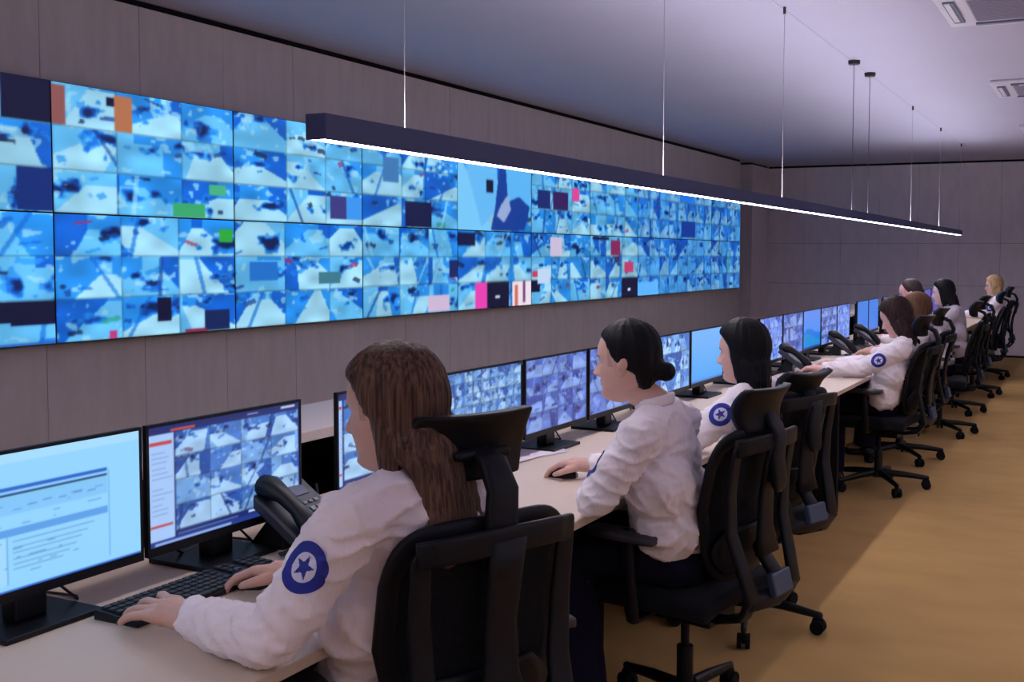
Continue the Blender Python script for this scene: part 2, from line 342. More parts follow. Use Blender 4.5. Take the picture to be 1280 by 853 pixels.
# ------------------------------------------------------------------ the video wall
PY, PZ0, PZ1, PZM = 1.2545, 1.01, 2.372, 1.692
def rect(img, x0, x1, y0, y1, c):
    h, w = img.shape[:2]; img[int(y0 * h):int(y1 * h), int(x0 * w):int(x1 * w)] = np.array(c) / 255
def paste(img, x0, x1, y0, y1, sub_fn):
    h, w = img.shape[:2]; a, b_, c, d = int(round(x0 * w)), int(round(x1 * w)), int(round(y0 * h)), int(round(y1 * h))
    if b_ - a > 1 and d - c > 1: img[c:d, a:b_] = sub_fn(b_ - a, d - c)
T = 1 / 3
vw_words = {0: 'cut by the left edge of the picture', 1: 'second column from the left', 2: 'third column from the left', 3: 'fourth column from the left', 4: 'fifth column from the left',
            5: 'sixth column from the left', 6: 'seventh column from the left', 7: 'third column from the far end', 8: 'second column from the far end', 9: 'last column by the dark recess'}
for k in range(10):
    for row in (0, 1):                                       # 0 upper, 1 lower
        rng = np.random.default_rng(100 + k * 2 + row)
        y0 = 2.52 + PY * k; z0, z1 = (PZM, PZ1) if row == 0 else (PZ0, PZM)
        W, H = (150, 84) if k < 3 else ((110, 62) if k < 6 else (80, 46))
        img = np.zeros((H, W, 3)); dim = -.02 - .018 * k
        xs = [0, T + rng.uniform(-.03, .05), 2 * T + rng.uniform(-.04, .04), 1]
        if k >= 7: xs = [0, .27, .52, .76, 1]
        zs = [0, T, 2 * T, 1]
        for i in range(len(xs) - 1):
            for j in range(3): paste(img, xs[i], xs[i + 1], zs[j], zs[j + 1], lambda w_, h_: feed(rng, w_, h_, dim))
        nav = (12, 16, 52)
        if row == 0:
            if k == 0: rect(img, .78, 1, .68, 1, nav); rect(img, .62, .78, .68, .97, (120, 190, 245)); rect(img, .84, 1, .02, .34, (12, 44, 120))
            if k == 1:
                rect(img, 0, .07, .68, .98, (140, 84, 84)); rect(img, .31, .40, .68, .97, (178, 112, 76)); rect(img, .27, .31, .87, .95, nav); rect(img, .62, .82, .02, .14, (56, 168, 110)); rect(img, .84, .95, .22, .31, (70, 178, 130))
            if k == 2: rect(img, .72, .86, .06, .30, (60, 60, 130)); rect(img, .86, 1, .06, .3, (60, 150, 240))
            if k == 3: rect(img, .42, .70, .02, .32, (18, 26, 70)); rect(img, .2, .36, .50, .78, (60, 120, 180))
            if k == 4:
                img[:] = feed(rng, W, H, dim); X, Y = np.meshgrid(np.linspace(0, 1, W), np.linspace(0, 1, H))
                for p, c in (([(0, 0), (.0, 1), (.45, 0)], (120, 200, 250)), ([(.05, 1), (.5, 1), (.52, .3), (.3, .05)], (100, 185, 245)), ([(.55, 1), (1, 1), (1, .2), (.72, .3), (.6, .6)], (90, 180, 245)),
                             ([(.42, .0), (.48, .3), (.55, .95), (.62, .95), (.66, .4), (.82, .48), (.98, .35), (.9, .02)], (14, 60, 150)), ([(.5, .2), (.56, .35), (.66, .5), (.7, .3), (.6, .12)], (150, 170, 215)), ([(.36, .5), (.45, .5), (.45, .66), (.36, .66)], nav)):
                    img[poly_mask(X, Y, p)] = np.array(c) / 255
            if k == 5: rect(img, .1, .3, .36, .62, (20, 40, 110)); rect(img, .68, .8, .5, .7, (220, 70, 150)); rect(img, .35, .6, .36, .62, (50, 30, 90))
            if k == 6: rect(img, .7, .78, .82, .9, nav)
            if k == 8: rect(img, .1, .5, .05, .35, (16, 60, 150)); rect(img, .05, .45, .7, .95, (40, 130, 225))
        else:
            if k == 0: rect(img, .68, 1, .18, .34, nav); rect(img, .80, 1, .16, .34, nav); rect(img, .0, 1, 0, .03, (40, 100, 190))
            if k == 1: rect(img, .52, .60, .12, .33, nav); rect(img, .9, .99, .80, .92, (44, 168, 60)); rect(img, .80, .96, .02, .20, (18, 36, 90)); rect(img, .68, .82, .0, .04, (130, 40, 80)); rect(img, .26, .30, 0, .08, (190, 60, 130))
            if k == 2: rect(img, .1, .3, .45, .62, (30, 110, 200)); rect(img, .62, .8, .4, .52, (60, 120, 140))
            if k == 3: rect(img, .9, 1, .42, .64, (20, 36, 100)); rect(img, .66, .9, .02, .22, (205, 185, 215))
            if k == 4: rect(img, .22, .38, 0, .34, (232, 64, 178)); rect(img, .38, .68, 0, .34, (16, 18, 50)); rect(img, .49, .55, .14, .17, (230, 240, 255)); rect(img, 0, .22, .82, .97, (12, 20, 66)); rect(img, .72, 1, 0, .34, (235, 225, 235)); rect(img, .76, .80, 0, .3, (210, 110, 90)); rect(img, .88, .91, .05, .34, (120, 60, 120))
            if k == 5: rect(img, 0, .14, .18, .34, nav); rect(img, .1, .3, .3, .5, (190, 215, 245)); rect(img, .02, .1, .40, .48, (200, 60, 90)); rect(img, .3, .5, .68, .96, (200, 190, 220))
            if k == 6: rect(img, .66, 1, 0, .33, nav); rect(img, .78, .84, .13, .17, (225, 235, 250)); rect(img, .42, .62, .70, .95, (130, 40, 90)); rect(img, .7, .9, .42, .6, (190, 60, 110)); rect(img, .05, .38, .94, .98, nav)
            if k == 7: rect(img, 0, .5, .02, .26, (120, 205, 255))
            if k == 9: rect(img, .55, .62, .4, .7, (60, 170, 150))
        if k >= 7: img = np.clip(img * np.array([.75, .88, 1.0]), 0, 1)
        img = blur(img, 2 if k == 4 else 1)
        t = empty('wall_display', (XL, y0, z0), 0,
                  ('upper' if row == 0 else 'lower') + ' video wall display of camera pictures, ' + vw_words[k], 'display', 'tiled displays of the video wall')
        b = MB(); b.box(.0, .075, .001, PY - .001, .001, z1 - z0 - .001); b.build('housing', M['black'], t)
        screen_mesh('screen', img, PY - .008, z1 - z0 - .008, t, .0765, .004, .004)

# ------------------------------------------------------------------ linear pendant lamp
def dimmed(k, g):
    if g == 1: return M[k]
    m = M[k].copy(); m.node_tree.nodes['Emission'].inputs[1].default_value *= g; return m
def pendant(x, y0, y1, label, dim=1.0):
    t = empty('linear_pendant_lamp', (x, y0, 0), 0, label, 'ceiling lamp')
    L = y1 - y0; zb, zt = 1.762, 1.824; hw = .030
    b = MB(); b.box(-hw, -hw + .004, 0, L, zb, zt); b.box(hw - .004, hw, 0, L, zb, zt); b.box(-hw + .004, hw - .004, 0, .004, zb, zt); b.box(-hw + .004, hw - .004, L - .004, L, zb, zt)
    b.box(-hw + .004, hw - .004, .004, L - .004, (zb + zt) / 2 - .004, (zb + zt) / 2 + .004)
    b.build('housing', M['lamp'], t)
    b = MB(); b.box(-hw + .005, hw - .005, .006, L - .006, zb + .0015, zb + .006); b.build('diffuser', dimmed('diff', dim), t)
    b = MB(); b.box(-hw + .006, hw - .006, .3, L - .3, zt - .008, zt - .004); b.build('uplight_diffuser', dimmed('diffup', dim), t)
    for yy in ((2.376, 4.207, 6.02, 7.86, 8.43, 10.43, 12.29, 14.10) if L > 5 else (2.4, 5.3)):
        cab = yy in (7.86, 8.43)
        b = MB(); b.tube([(0, yy - 2.02, zt), (0, yy - 2.02, ZC - .02)], .0022 if cab else .0013, 6, flat=True); c = b.build('power_cable' if cab else 'suspension_wire', M['cable'] if cab else M['wire'], t, smooth=True)
        b = MB()
        if cab: b.tube([(0, yy - 2.02, ZC - .028), (0, yy - 2.02, ZC - .001)], [.040, .045], 20, flat=True)
        else: b.tube([(0, yy - 2.02, ZC - .04), (0, yy - 2.02, ZC - .001)], .0085, 10, flat=True)
        b.build('ceiling_cup' if cab else 'ceiling_grip', M['cable'], c, smooth=False)
    return t
pendant(-1.732, 2.02, 14.165, 'long slim dark pendant lamp with a white glowing underside hanging on wires over the desk')
pendant(2.4, -1.2, 10.945, 'added fill light, unseen second pendant lamp over the right side of the room')  # added out of view to brighten the room from the right
pendant(.9, -1.2, 10.945, 'unseen pendant lamp added above the carpet aisle for dim fill light', .42)  # added unseen fill for shirts and walls facing the camera
pendant(-1.732, -2.9, .80, 'short pendant lamp segment added in line before the long one, out of view to the left')  # added out of view to lift the near desk and first operator

# ------------------------------------------------------------------ ceiling cassettes
def cassette(x0, y0, label, s=.86):
    t = empty('air_conditioner_cassette', (x0, y0, ZC), 0, label, 'air conditioner', 'ceiling cassettes')
    b = MB(); b.box(0, s, 0, s, -.030, 0); b.build('panel', M['acwhite'], t, bevel=.012)
    b = MB(); b.box(.17, s - .17, .17, s - .17, -.036, -.026)
    for q in range(14): yy = .19 + q * (s - .38) / 13; b.box(.18, s - .18, yy - .006, yy + .006, -.042, -.036)
    b.build('intake_grille', M['acgrille'], t)
    for q in range(4):
        r = Matrix.Rotation(q * PI / 2, 3, 'Z'); b = MB(); b.box(.045, .105, .16, s - .16, -.040, -.029, rot=r, piv=(s / 2, s / 2, -.034)); v = b.build('vane', M['acdark'], t)
        b = MB(); b.box(.055, .085, .16, s - .22, -.046, -.039, rot=r, piv=(s / 2, s / 2, -.034)); b.build('vane_blade', M['acwhite'], v)
cassette(-.92, 5.98, 'white ceiling air conditioner nearest the camera, at the top right corner')
cassette(-.92, 9.16, 'white ceiling air conditioner second from the camera, beyond the nearest one')
cassette(-.92, 12.3, 'small distant white ceiling air conditioner nearest the back wall')

# ------------------------------------------------------------------ desk and raised shelf
DZ = .735
t = empty('control_desk', (-1.345, 0, 0), 0, 'long cream worktop the whole row of operators works at', 'desk')
b = MB(); b.box(-.875, 0, .2, 14.9, DZ - .024, DZ); b.build('worktop', M['desk'], t, bevel=.002)
for yy in (.35, 2.50, 4.55, 8.85, 11.2, 13.2):
    b = MB(); b.box(-.84, -.04, yy, yy + .03, .0, DZ - .0245); b.build('leg', M['deskedge'], t)
b = MB(); b.box(-.19, -.05, 6.06, 6.11, .0, DZ - .0245); b.box(-.84, -.06, 6.07, 6.10, DZ - .09, DZ - .0245); b.build('leg', M['blackmatte'], t)['label'] = 'dark post leg'
b = MB(); b.box(-.83, -.81, .2, 14.9, .10, DZ - .0245); b.build('modesty_panel', M['blackmatte'], t)
b = MB(); b.box(-.80, -.70, .3, 14.8, .60, .605); b.box(-.80, -.795, .3, 14.8, .60, .66); b.box(-.705, -.70, .3, 14.8, .60, .66); b.build('cable_tray', M['blackmatte'], t)
t = empty('raised_shelf', (-2.39, 0, 0), 0, 'cream raised shelf on a dark carcass behind the monitors', 'shelf')
b = MB(); b.box(-.44, 0, .2, 14.9, .865, .90); b.build('shelf_board', M['cream'], t, bevel=.002)
b = MB(); b.box(-.42, -.40, .2, 14.9, 0, .8645)
for k in range(13): b.box(-.40, -.14, .5 + 1.18 * k, .52 + 1.18 * k, 0, .8645)
b.build('carcass', M['blackmatte'], t)

# ------------------------------------------------------------------ monitors
def mgrid(rng, W, H, nx, ny, pal, x0=0, x1=1, y0=0, y1=1, img=None, tone=0):
    if img is None: img = np.zeros((H, W, 3))
    for i in range(nx):
        for j in range(ny): paste(img, x0 + (x1 - x0) * i / nx, x0 + (x1 - x0) * (i + 1) / nx, y0 + (y1 - y0) * j / ny, y0 + (y1 - y0) * (j + 1) / ny, lambda w_, h_: feed(rng, w_, h_, tone, pal))
    return img
COOL = dict(hi=(160, 200, 240), light=(110, 160, 220), mid=(70, 120, 200), blue=(40, 84, 170), deep=(30, 48, 110), dark=(28, 28, 66), red=(110, 70, 120), green=(70, 160, 160), wood=(90, 90, 150))
DUSK = dict(hi=(130, 160, 225), light=(96, 124, 205), mid=(70, 96, 185), blue=(52, 70, 155), deep=(44, 46, 110), dark=(36, 34, 80), red=(110, 70, 130), green=(80, 120, 180), wood=(90, 80, 140))
def pic_sheet():
    W, H = 190, 110; img = np.zeros((H, W, 3)); img[:] = np.array((146, 212, 254)) / 255
    rect(img, 0, 1, .93, 1, (165, 220, 255)); rect(img, 0, 1, 0, .025, (40, 90, 190))
    rect(img, 0, .83, .735, .755, (40, 100, 200)); rect(img, 0, .83, .695, .71, (36, 70, 130)); rect(img, .0, .83, .675, .69, (120, 200, 230))
    rect(img, 0, .83, .40, .455, (92, 160, 232)); rect(img, .12, .22, .06, .40, (110, 185, 245)); rect(img, .0, .83, .56, .675, (130, 198, 250))
    rect(img, .22, .36, .06, .40, (160, 216, 252)); rect(img, .835, .84, .06, .74, (110, 170, 230)); rect(img, .355, .36, .06, .4, (100, 165, 230)); rect(img, .11, .115, .06, .4, (100, 165, 230))
    for i in range(6): rect(img, .38, .38 + .38 * (1 - .08 * i), .355 - i * .04, .365 - i * .04, (112, 165, 220))
    for i in range(5): rect(img, .02 + .05 * i, .05 + .05 * i, .86, .875, (90, 130, 190)); rect(img, .45 + .07 * i, .49 + .07 * i, .60 + .01 * (i % 2), .61 + .01 * (i % 2), (90, 140, 200))
    rect(img, 0, 1, .80, .806, (150, 190, 230))
    rng = np.random.default_rng(3)
    for i in range(60):
        x, y = rng.uniform(.0, .8), rng.choice([.52, .48, .36, .30, .24, .18, .12, .62, .585]); rect(img, x, x + rng.uniform(.01, .05), y, y + .01, (105, 160, 222))
    return img
def pic_cctv_panel(seed, side=.15, nx=4, ny=4):
    W, H = 170, 100; rng = np.random.default_rng(seed); img = np.zeros((H, W, 3)); img[:] = np.array((30, 44, 110)) / 255
    rect(img, 0, side, .04, .93, (165, 200, 248)); rect(img, .01, side - .01, .84, .87, (190, 70, 80)); rect(img, .01, side - .01, .16, .185, (190, 70, 80))
    for i in range(14): rect(img, .02, .02 + side * rng.uniform(.4, .8), .22 + .043 * i, .228 + .043 * i, (130, 165, 220))
    mgrid(rng, W, H, nx, ny, COOL, side + .005, .99, .1, .93, img); rect(img, 0, 1, 0, .05, (36, 60, 140)); rect(img, .03, .5, .015, .03, (150, 180, 230))
    rect(img, side + .02, .55, .06, .075, (90, 130, 200)); rect(img, .62, .72, .07, .09, (200, 225, 255)); rect(img, .13, .28, .945, .965, (200, 80, 70)); rect(img, .62, .7, .96, .975, (170, 180, 220)); rect(img, .86, .97, .965, .98, (200, 210, 230))
    return img
def pic_grid(seed, nx, ny, pal, tone=0): return mgrid(np.random.default_rng(seed), 120, 70, nx, ny, pal, tone=tone)
def pic_plain(c0, c1):
    W, H = 40, 24; Y = np.linspace(0, 1, H)[:, None, None]; img = np.array(c0) / 255 * (1 - Y) + np.array(c1) / 255 * Y; img = np.repeat(img, W, 1); rect(img, 0, 1, 0, .06, (30, 60, 150)); return img
def pic_wallpaper():
    W, H = 80, 50; X, Y = np.meshgrid(np.linspace(0, 1, W), np.linspace(0, 1, H)); img = np.zeros((H, W, 3)); img[:] = np.array((74, 140, 240)) / 255
    img[Y < .45 + .08 * np.sin(X * 5)] = np.array((20, 120, 225)) / 255; img[Y < .30 + .1 * np.sin(X * 4 + 1)] = np.array((10, 140, 215)) / 255; img[(Y > .75)] = np.array((92, 140, 235)) / 255; img[Y < .06] = np.array((30, 60, 150)) / 255
    return img
pics = {'sheet': pic_sheet, 'panel': lambda: pic_cctv_panel(11), 'panelb': lambda: pic_cctv_panel(12, .04, 3, 3), 'busy': lambda: pic_grid(13, 9, 7, COOL),
        'grid': lambda: pic_grid(14, 4, 4, DUSK), 'gridb': lambda: pic_grid(15, 3, 3, DUSK), 'gridc': lambda: pic_grid(16, 4, 3, COOL, .05), 'gridd': lambda: pic_grid(17, 5, 4, DUSK, .15),
        'plain': lambda: pic_plain((70, 165, 245), (120, 180, 248)), 'sky': pic_wallpaper, 'blue': lambda: pic_plain((50, 120, 225), (70, 130, 225)), 'violet': lambda: pic_plain((84, 80, 170), (96, 90, 180))}
PIC = {}
def monitor(yc, wdt, pic, label, yaw=0, bezel=None):
    t = empty('monitor', (-1.935, yc, DZ), math.radians(yaw), label, 'monitor', 'monitors along the desk')
    if pic not in PIC: PIC[pic] = blur(pics[pic](), 1)
    h0, h1 = .068, .368; hw = wdt / 2
    b = MB(); b.box(-.028, -.002, -hw + .02, hw - .02, h0 + .02, h1 - .02); b.box(-.012, -.001, -hw, hw, h0, h1); b.build('housing', M['black'], t, bevel=.002)
    b = MB(); e = .007; b.box(-.001, .0015, -hw, hw, h0, h0 + .020); b.box(-.001, .0015, -hw, hw, h1 - e, h1); b.box(-.001, .0015, -hw, -hw + e, h0 + .020, h1 - e); b.box(-.001, .0015, hw - e, hw, h0 + .020, h1 - e)
    b.build('bezel', M['black'], t)
    screen_mesh('screen', PIC[pic], wdt - 2 * e, h1 - e - h0 - .020, t, .0, None, h0 + .020)
    b = MB(); b.box(-.075, -.03, -.035, .035, .012, .24); b.build('stand_neck', M['black'], t, bevel=.004)
    b = MB(); b.box(-.16, .045, -.11, .11, .0, .012); b.build('stand_base', M['black'], t, bevel=.003)
    b = MB(); b.tube([(-.045, .05, .085), (-.055, .085, .05), (-.05, .12, .012), (-.09, .15, .004), (-.17, .14, .004)], .0032, 8); b.build('cable', M['cable'], t, smooth=True)
    return t
mons = [(1.425, .50, 'sheet', 'monitor showing a pale blue spreadsheet, cut by the left edge'),
        (1.937, .50, 'panel', 'monitor with a white side list and a grid of camera pictures beside the desk phone'),
        (2.582, .50, 'panelb', 'monitor partly hidden by the face of the brown haired operator'),
        (3.108, .50, 'busy', 'monitor with a dense mosaic of tiny pictures above the nearest headrest'),
        (3.638, .51, 'grid', 'dark blue camera grid monitor standing behind the papers'),
        (4.168, .51, 'gridb', 'monitor just in front of the face of the bun haired operator'),
        (4.82, .51, 'gridc', 'monitor with a violet camera picture right of the bun haired operator'),
        (5.345, .50, 'plain', 'plain sky blue monitor left of the long black haired operator'),
        (5.99, .51, 'grid', 'narrow violet sliver of a monitor right behind the black haired operator'),
        (6.53, .50, 'gridd', 'bright violet camera grid monitor left of the second desk phone'),
        (7.05, .50, 'gridb', 'dim violet monitor directly behind the second desk phone'),
        (7.555, .49, 'sky', 'monitor with a blue and teal desktop picture'),
        (8.07, .50, 'grid', 'violet monitor right of the blue and teal one'),
        (8.56, .45, 'gridd', 'grey violet monitor just before the first gap showing the shelf'),
        (9.305, .46, 'blue', 'plain blue monitor just after the gap showing the shelf'),
        (9.77, .44, 'blue', 'plain blue monitor left of the second narrow gap'),
        (10.47, .48, 'blue', 'plain blue monitor left of the bald fronted man'),
        (10.98, .5, 'blue', 'blue monitor hidden behind the head of the bald fronted man'),
        (11.75, .5, 'grid', 'monitor behind the man in the far part of the row'),
        (12.95, .5, 'violet', 'violet monitor between the man and the dark haired woman in pale grey'),
        (13.5, .5, 'violet', 'monitor farthest along the desk')]
for yc, wd_, pc, lb in mons: monitor(yc, wd_, pc, lb)

# cables hanging behind the monitors
for i, (y_, dy) in enumerate(((1.75, .5), (2.25, .35), (3.4, .4), (4.5, .4))):
    b = MB(); pts = [(-2.0, y_, DZ + .10), (-2.06, y_ + dy * .3, DZ + .012), (-2.14, y_ + dy * .7, DZ + .006), (-2.24, y_ + dy, DZ + .03), (-2.27, y_ + dy * 1.1, DZ - .15)]
    b.tube(pts, .0035, 8); tag(b.build('cable', M['cable'], smooth=True), ['black cable looping under the spreadsheet monitor', 'black cable in the gap behind the nearest desk phone', 'black cable behind the papers', 'black cable behind the bun haired operator'][i], 'cable', 'monitor cables')

# ------------------------------------------------------------------ desk phones
def make_phone(x, y, rz, label):
    t = empty('desk_phone', (x, y, DZ), rz, label, 'phone', 'desk phones')
    tilt = Matrix.Rotation(math.radians(36), 3, 'Y')            # face slopes up towards -X (away from the user)
    R_ = lambda p: tilt @ Vector(p) + Vector((.09, 0, .016))
    def tb(x0, x1, y0, y1, z0, z1, name, m, par, bev=.003):
        b = MB(); b.box(x0, x1, y0, y1, z0, z1); b.v = [tuple(R_(p)) for p in b.v]; return b.build(name, m, par, bevel=bev)
    body = tb(-.215, 0, -.10, .105, -.012, .018, 'body', M['phonegrey'], t, .006)
    tb(-.190, -.150, .005, .075, .0185, .021, 'display', M['lcd'], t, .001)
    b = MB()
    for i in range(4):
        for j in range(3): b.box(-.105 + i * .024, -.090 + i * .024, .0 + j * .026, .018 + j * .026, .0185, .023)
    for j in range(4): b.box(-.128, -.118, .0 + j * .022, .014 + j * .022, .0185, .022)
    b.v = [tuple(R_(p)) for p in b.v]; b.build('keypad', M['keygrey'], t, bevel=.001)
    b = MB(); pts = [R_(p) for p in ((-.21, -.062, .030), (-.185, -.062, .045), (-.14, -.062, .052), (-.09, -.062, .052), (-.045, -.062, .047), (-.005, -.062, .032))]
    b.tube(pts, [.028, .029, .020, .019, .027, .029], 14, asp=1.2, side=(0, 0, 1)); b.build('handset', M['black'], t, smooth=True)
    b = MB(); b.prism([(-.11, 0), (.0, 0), (.0, .05), (-.04, .085)], -.06, .07, 'y'); b.build('stand', M['black'], t, bevel=.003)
    b = MB(); pts = [(.05 + .012 * math.cos(a * 2.2), -.10 - .012 * math.sin(a * 2.2) - .002 * a, .012 + .002 * (a % 3)) for a in range(14)]; b.tube(pts, .003, 6); b.build('coiled_cord', M['cable'], t, smooth=True)
    return t
make_phone(-1.885, 2.115, math.radians(4), 'grey desk phone with a keypad beside the brown haired operator')
make_phone(-1.84, 6.72, math.radians(8), 'desk phone below the bright violet monitor, with a pale glint on its handset')
make_phone(-1.84, 8.05, math.radians(8), 'desk phone standing in front of the violet monitor beyond the blue one')
make_phone(-1.84, 8.95, math.radians(8), 'distant desk phone by the gap in the monitors')

# ------------------------------------------------------------------ keyboards, mice, papers
def keyboard(x, y, rz, label):
    t = empty('keyboard', (x, y, DZ), rz, label, 'keyboard', 'keyboards')
    b = MB(); b.prism([(-.062, 0), (.062, 0), (.062, .012), (-.062, .022)], -.222, .222, 'y'); b.build('body', M['black'], t, bevel=.003)
    for blk in ((0, 15), (16, 18), (19, 22)):
      b = MB()
      for i in range(6):
        xx = -.052 + i * .0195
        for j in range(*blk):
            if i == 5 and 4 <= j <= 9:
                if j == 4: z = .0135; b.box(xx, xx + .015, -.212 + 4 * .0193, -.212 + 9.9 * .0193, z, z + .006)
                continue
            if j in (15, 18): continue
            yy = -.212 + j * .0193; z = .021 - (xx + .06) * .075; b.box(xx, xx + .015, yy, yy + .0155, z, z + .006)
      b.build('key_block', M['key'], t, bevel=.001, seg=1)
    return t
keyboard(-1.812, 1.715, math.radians(1), 'black keyboard under the hands of the brown haired operator')
keyboard(-1.72, 6.30, 0, 'keyboard in front of the dark haired operator with the second phone')
keyboard(-1.80, 8.55, 0, 'keyboard on the desk left of the hands of the operator with auburn hair')
keyboard(-1.78, 10.6, 0, 'distant keyboard before the dark haired woman in pale grey')
def mouse(x, y, rz, label):
    t = empty('computer_mouse', (x, y, DZ), rz, label, 'mouse', 'computer mice')
    b = MB(); P = []
    for i in range(9):
        a = i / 8; xx = -.052 + .104 * a; wd = .031 * math.sin(PI * min(max(a, .06), .94)) ** .45; ht = .036 * math.sin(PI * (.08 + .84 * a)) ** .6 
        P.append([(xx, wd * math.cos(PI * j / 10), max(ht * math.sin(PI * j / 10), 0)) for j in range(11)])
    b.grid(P); b.add([p for r in (P[0], P[-1]) for p in r], [tuple(range(11)), tuple(range(11, 22))]); b.add([r[0] for r in P] + [r[-1] for r in P], [tuple(list(range(9)) + list(range(17, 8, -1)))])
    b.build('shell', M['black'], t, smooth=True)
    b = MB(); b.tube([(-.034, -.004, .030), (-.034, .004, .030)], .006, 10, flat=True); b.build('scroll_wheel', M['bluegrey'], t)
    return t
mouse(-1.755, 1.80, 0, 'black mouse under the right hand of the brown haired operator')
mouse(-1.665, 3.165, .2, 'dark mouse under the hand of the bun haired operator')
mouse(-1.66, 7.02, .2, 'dark mouse under the hand of the operator with the second phone')
mouse(-1.80, 4.72, .3, 'small dark mouse lying before the sky blue monitor')
t = empty('paper_stack', (-2.0, 3.46, DZ), math.radians(-12), 'loose white papers on the desk beside the nearest headrest', 'papers')
for i in range(5):
    b = MB(); r = Matrix.Rotation(math.radians((-3, 4, -6, 2, 7)[i]), 3, 'Z'); z = .0012 * i
    b.box(-.105, .105, -.15, .15, z, z + .001, rot=r); b.build('sheet', M['paper'], t)

# ------------------------------------------------------------------ office chairs (facing -X at rz 0)
def arc(y0, y1, n): return [y0 + (y1 - y0) * i / (n - 1) for i in range(n)]
def backx(z, y): return .205 + .10 * (z - .5) + .05 * math.sin((z - .48) * PI / .5) * -1 * .4 - 1.0 * y * y     # surface of the backrest
def make_chair(label, group, x, y, yaw):
    t = empty('office_chair', (x, y, 0), yaw, label, 'chair', group)
    b = MB(); P = []
    for i in range(13):
        a = i / 12; xx = -.27 + .49 * a; row = []
        for j in range(13):
            yy = -.245 + .49 * j / 12; e = (abs(yy) / .245) ** 4; f = (abs(a - .5) * 2) ** 5
            zz = .485 - .018 * e - .035 * f * (1 if a < .5 else .3) - .006 * math.cos(a * PI); row.append(Vector((xx * (1 - .0 * e), yy * (1 - .08 * f), zz)))
        P.append(row)
    b.grid(P, close_thick=(0, 0, -.055)); b.build('seat', M['fabric'], t, smooth=True, bevel=.012, angle=60)
    b = MB(); b.box(-.20, .18, -.20, .20, .405, .428); b.box(-.10, .14, -.08, .08, .34, .405); b.build('tilt_mechanism', M['frame'], t, bevel=.008)
    # backrest frame: rounded closed loop
    def outline(off=0, n=44, top=.965, bot=.53):
        pts = []
        for k in range(n):
            a = 2 * PI * k / n; ca, sa = math.cos(a), math.sin(a)
            u = math.copysign(abs(ca) ** .38, ca); v = math.copysign(abs(sa) ** .30, sa)
            z = (top + bot) / 2 + (top - bot) / 2 * v; hw = .197 - .055 * max(0, (.72 - z) / .2) - .01 * max(0, (z - .85) / .1); yy = hw * u
            pts.append((backx(z, yy) + off, yy, z))
        return pts
    ol = outline(); b = MB(); n = len(ol)
    ring = ol + [ol[0], ol[1]]; b.tube(ring, .0110, 12, flat=True, asp=2.1, side=(1, 0, 0), sq=.6); 
    fr = b.build('backrest_frame', M['frame'], t, smooth=True)
    b = MB(); P = []
    for i in range(16):
        z = .535 + .425 * i / 15; hw = .194 - .055 * max(0, (.72 - z) / .2) - .01 * max(0, (z - .85) / .1); hw *= min(1, .80 + .2 * min((i + .6) / 1.6, (15.6 - i) / 1.6))
        P.append([Vector((backx(z, hw * j / 6) , hw * j / 6, z)) for j in range(-6, 7)])
    b.grid(P, close_thick=(.004, 0, 0)); b.build('backrest_net', M['net'], t, smooth=True)
    b = MB(); P = []
    for i in range(9):
        z = .545 + .13 * i / 8; hw = .12 + .05 * math.sin(PI * i / 8); P.append([Vector((backx(z, hw * j / 5) + .012, hw * j / 5, z)) for j in range(-5, 6)])
    b.grid(P, close_thick=(.014, 0, 0)); b.build('lumbar_pad', M['frame'], t, smooth=True)
    # rear carrying frame: top rail, spine, two bowed arms, bridge under the seat
    b = MB(); b.tube([(backx(.93, yy) + .055, yy, .935 + .012 * (1 - (yy / .2) ** 2)) for yy in arc(-.178, .178, 9)], .026, 16, asp=.36, side=(0, 0, 1), sq=.5, flat=True); b.build('rear_top_rail', M['frame'], t, smooth=True)
    b = MB(); b.tube([(backx(z, 0) + dx, 0, z) for z, dx in ((.95, .055), (.88, .055), (.78, .058), (.68, .07), (.60, .085))], [.04, .04, .036, .04, .06], 16, asp=.28, side=(0, 1, 0), sq=.5, flat=True); b.build('spine', M['frame'], t, smooth=True)
    for s_ in (-1, 1):
        pts = [(backx(.92, .17) + .05, s_ * .168, .925), (backx(.80, .16) + .055, s_ * .165, .80), (backx(.68, .14) + .065, s_ * .158, .68), (.285, s_ * .145, .58), (.315, s_ * .13, .49), (.285, s_ * .12, .43), (.20, s_ * .10, .395), (.06, s_ * .07, .375)]
        b = MB(); b.tube(pts, [.020, .023, .026, .029, .032, .031, .028, .024], 16, sq=.5, asp=.36, side=(0, 1, 0)); b.build('rear_arm', M['frame'], t, smooth=True)
    b = MB(); b.tube([(.305, -.125, .47), (.325, 0, .465), (.305, .125, .47)], [.028, .03, .028], 12, asp=.8, side=(0, 0, 1)); b.tube([(.27, 0, .60), (.325, 0, .53), (.325, 0, .47)], [.03, .032, .03], 10, asp=.6, side=(0, 1, 0)); b.build('bridge', M['frame'], t, smooth=True)
    b = MB(); b.box(.325, .350, -.055, .055, .475, .545, rot=Matrix.Rotation(-.25, 3, 'Y')); b.build('tension_block', M['bluegrey'], t, bevel=.006)
    # headrest
    hr = MB(); P = []
    for i in range(9):
        v = i / 8; z = 1.045 + .135 * v; hw = .144 * (1 - .22 * (1 - v) ** 2 - .06 * v ** 4); P.append([Vector((.175 + .02 * math.sin(v * PI) * -1 + .03 * v - 1.9 * (hw * j / 6) ** 2, hw * j / 6, z)) for j in range(-6, 7)])
    hr.grid(P, close_thick=(.030, 0, 0)); h = hr.build('headrest', M['frame'], t, smooth=True, bevel=.008, angle=60)
    hc = MB(); P = []
